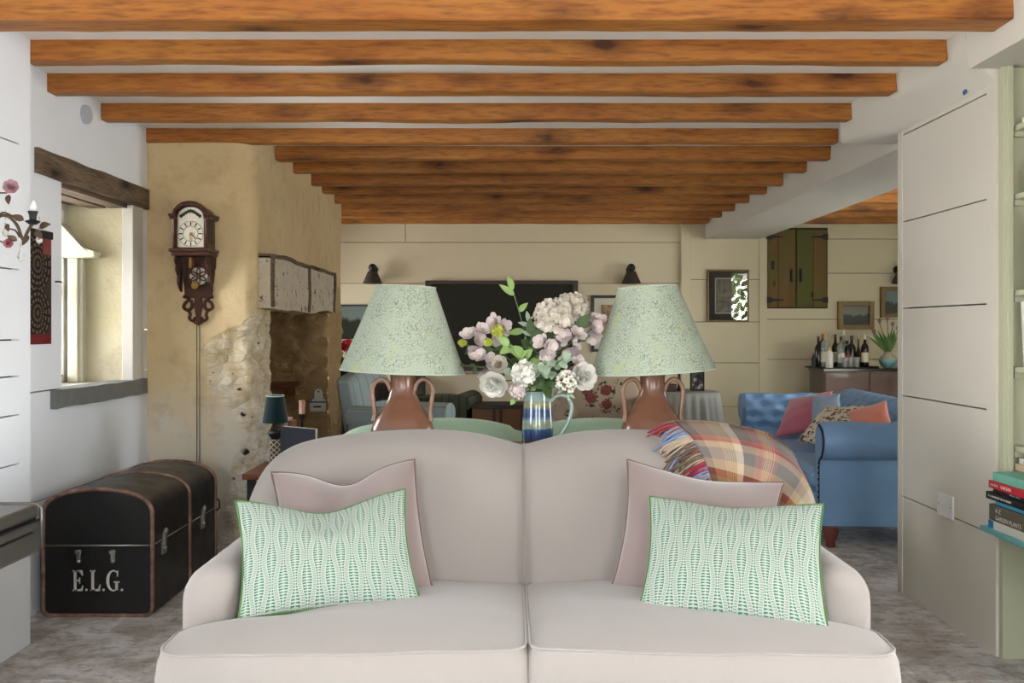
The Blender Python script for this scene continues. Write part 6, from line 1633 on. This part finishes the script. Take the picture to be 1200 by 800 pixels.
# brown strapped chest as a low table
cx0, cx1 = P(553, 0, 7.9).x, P(636, 0, 7.9).x
root = thing('chest', 'brown wooden chest with dark straps and dark top behind the striped jug', 'chest', ((cx0+cx1)/2, 8.1, 0))
bm = NB(); box(bm, cx0, cx1, 7.9, 8.30, .10, .585); link('body', bm, plain('tan leather', (128, 84, 52), .5, .15), root, bevel=.006)
bm = NB(); box(bm, cx0-.012, cx1+.012, 7.885, 8.315, .585, .615); link('top', bm, plain('dark top', (40, 28, 24), .35), root, bevel=.004)
for px in (579, 587, 612):
    x = P(px, 0, 7.9).x; bm = NB(); box(bm, x-.012, x+.012, 7.892, 7.90, .10, .585); link('strap', bm, M['mahogany'], root)
for x in (cx0+.03, cx1-.07):
    for y in (7.93, 8.24): bm = NB(); box(bm, x, x+.04, y, y+.04, 0, .10); link('foot', bm, M['mahogany'], root)
# skirted round table with photograph
qx, qy, qz = P(799, 0, 8.6).x, 8.60, .69
root = thing('round_table', 'round table under a pale grey pleated cloth behind the right lamp', 'table', (qx, qy, 0))
t = NT('grey skirt'); n = t.noise(t.co(), 6, 3); M['skirt'] = t.fin(t.mix(n, lin((138, 138, 132)), lin((158, 156, 148))), .9)
rip = lambda a, z: (.035*math.sin(a*26)+.02*math.sin(a*11+1))*(1-sst(.60, .69, z))
bm = NB(); lathe(bm, [(.42, .012), (.41, .10), (.385, .30), (.36, .50), (.343, .62), (.338, .672), (.328, .687), (.30, .69), (0, .69)], 180, (qx, qy, 0), rip=rip); link('tablecloth', bm, M['skirt'], root, smooth=60)
bm = NB(); lathe(bm, [(0, .60), (.30, .60), (.30, .62), (0, .62)], 24, (qx, qy, 0)); lathe(bm, [(.12, 0), (.04, .03), (.03, .60), (.03, .605)], 16, (qx, qy, 0)); link('pedestal', bm, M['mahogany'], root, smooth=40)
px_ = P(817, 0, 8.55).x; root = thing('photo_frame', 'small black framed photograph standing on the skirted round table', 'photo frame', (px_, 8.55, qz), R(-12))
T = Matrix.Rotation(-R(14), 4, 'X'); bm = NB(); vs = []
for q in ((-.065, -.05, 0, .18), (.05, .065, 0, .18), (-.05, .05, 0, .015), (-.05, .05, .165, .18)): vs += box(bm, q[0], q[1], -.008, .008, q[2], q[3])
xf(bm, vs, T); link('frame', bm, M['black'], root, local=True, bevel=.001)
t = NT('old photograph'); o = t.co('Generated'); M['photo'] = t.fin(t.ramp(t.noise(o, 2.5, 4, .6), [(.4, lin((34, 32, 30))), (.56, lin((96, 92, 86))), (.66, lin((188, 184, 176)))]), .3)
bm = NB(); vs = box(bm, -.05, .05, -.004, .004, .015, .165); xf(bm, vs, T); link('photograph', bm, M['photo'], root, local=True)
bm = NB(); tube(bm, [(0, .035, .10), (0, .10, .004)], .006, 5); link('stand', bm, M['black'], root, local=True)
sx_ = P(796, 0, 8.55).x; bm = NB(); lathe(bm, [(0, 0), (.05, 0), (.05, .01), (.016, .03), (.012, .07), (.022, .09), (.012, .11), (.012, .17), (.024, .20), (.022, .22), (0, .22)], 20, (sx_, 8.55, qz)); solo('candlestick', bm, M['black'], 'turned dark candlestick standing on the skirted round table', 'candlestick', smooth=40)
bm = NB(); box(bm, P(776, 0, 8.5).x, P(792, 0, 8.5).x, 8.45, 8.58, qz, qz+.07); solo('trinket_box', bm, M['mahogany'], 'dark wooden box on the skirted round table behind the lamp handle', 'box', bevel=.006)
# red flowers in a dark pot, in the left corner
fx, fy = P(404, 0, 8.9).x, 8.9
root = thing('plant_stand', 'slim dark pedestal in the far left corner beyond the chimney', 'plant stand', (fx, fy, 0))
bm = NB(); lathe(bm, [(0, 0), (.15, 0), (.15, .03), (.04, .06), (.03, .70), (.13, .74), (.13, .77), (0, .77)], 24, (fx, fy, 0)); link('pedestal', bm, plain('dark green paint', (44, 58, 46), .5), root, smooth=40)
root = thing('potted_plant', 'red flowering plant in a dark pot beyond the chimney, beside the left lamp shade', 'plant', (fx, fy, .77))
bm = NB(); lathe(bm, [(0, 0), (.07, 0), (.09, .12), (.095, .13), (.08, .13), (0, .11)], 24, (fx, fy, .77)); link('pot', bm, M['iron'], root, smooth=40)
RED = plain('red petals', (176, 32, 46), .6)
for k in range(5):
    a = k*1.3; c_ = Vector((fx+.10*math.cos(a), fy+.08*math.sin(a)-.03, 1.06+.05*math.sin(k*2.2)))
    bm = NB(); cluster(bm, c_, .045, 14, .028); link('bloom', bm, RED, root, smooth=180, recalc=False)
    bm = NB(); tube(bm, catmull([Vector((fx, fy, .86)), Vector((fx, fy, .95)), c_], 8), .005, 5); link('stem', bm, M['leafdark'], root, smooth=180)
for k in range(9):
    a = k*.7; bm = NB(); leaf(bm, Vector((fx, fy, .92)), (math.cos(a), math.sin(a), .35), .15, .09); link('leaf', bm, M['leafdark'], root, smooth=180, recalc=False)

# ================================================================ GARDEN OUTSIDE THE SIDE ROOM WINDOW
bm = NB(); rb = random.Random(5)
for i in range(1500):
    p = Vector((rb.uniform(3.2, 5.1), rb.uniform(2.6, 3.45), rb.uniform(.1, 2.3)+.3*math.sin(i)))
    if noise.noise(p*1.8) < -.12: continue
    leaf(bm, p, (rb.uniform(-1, 1), rb.uniform(-1, .3), rb.uniform(-.8, .8)), .14, .08, n=3)
o = solo('garden_shrub', bm, plain('garden leaves', (150, 182, 70), .6, .35, 3), 'leafy garden shrub outside the side room window, seen only as a reflection', 'shrub', smooth=180, recalc=False)
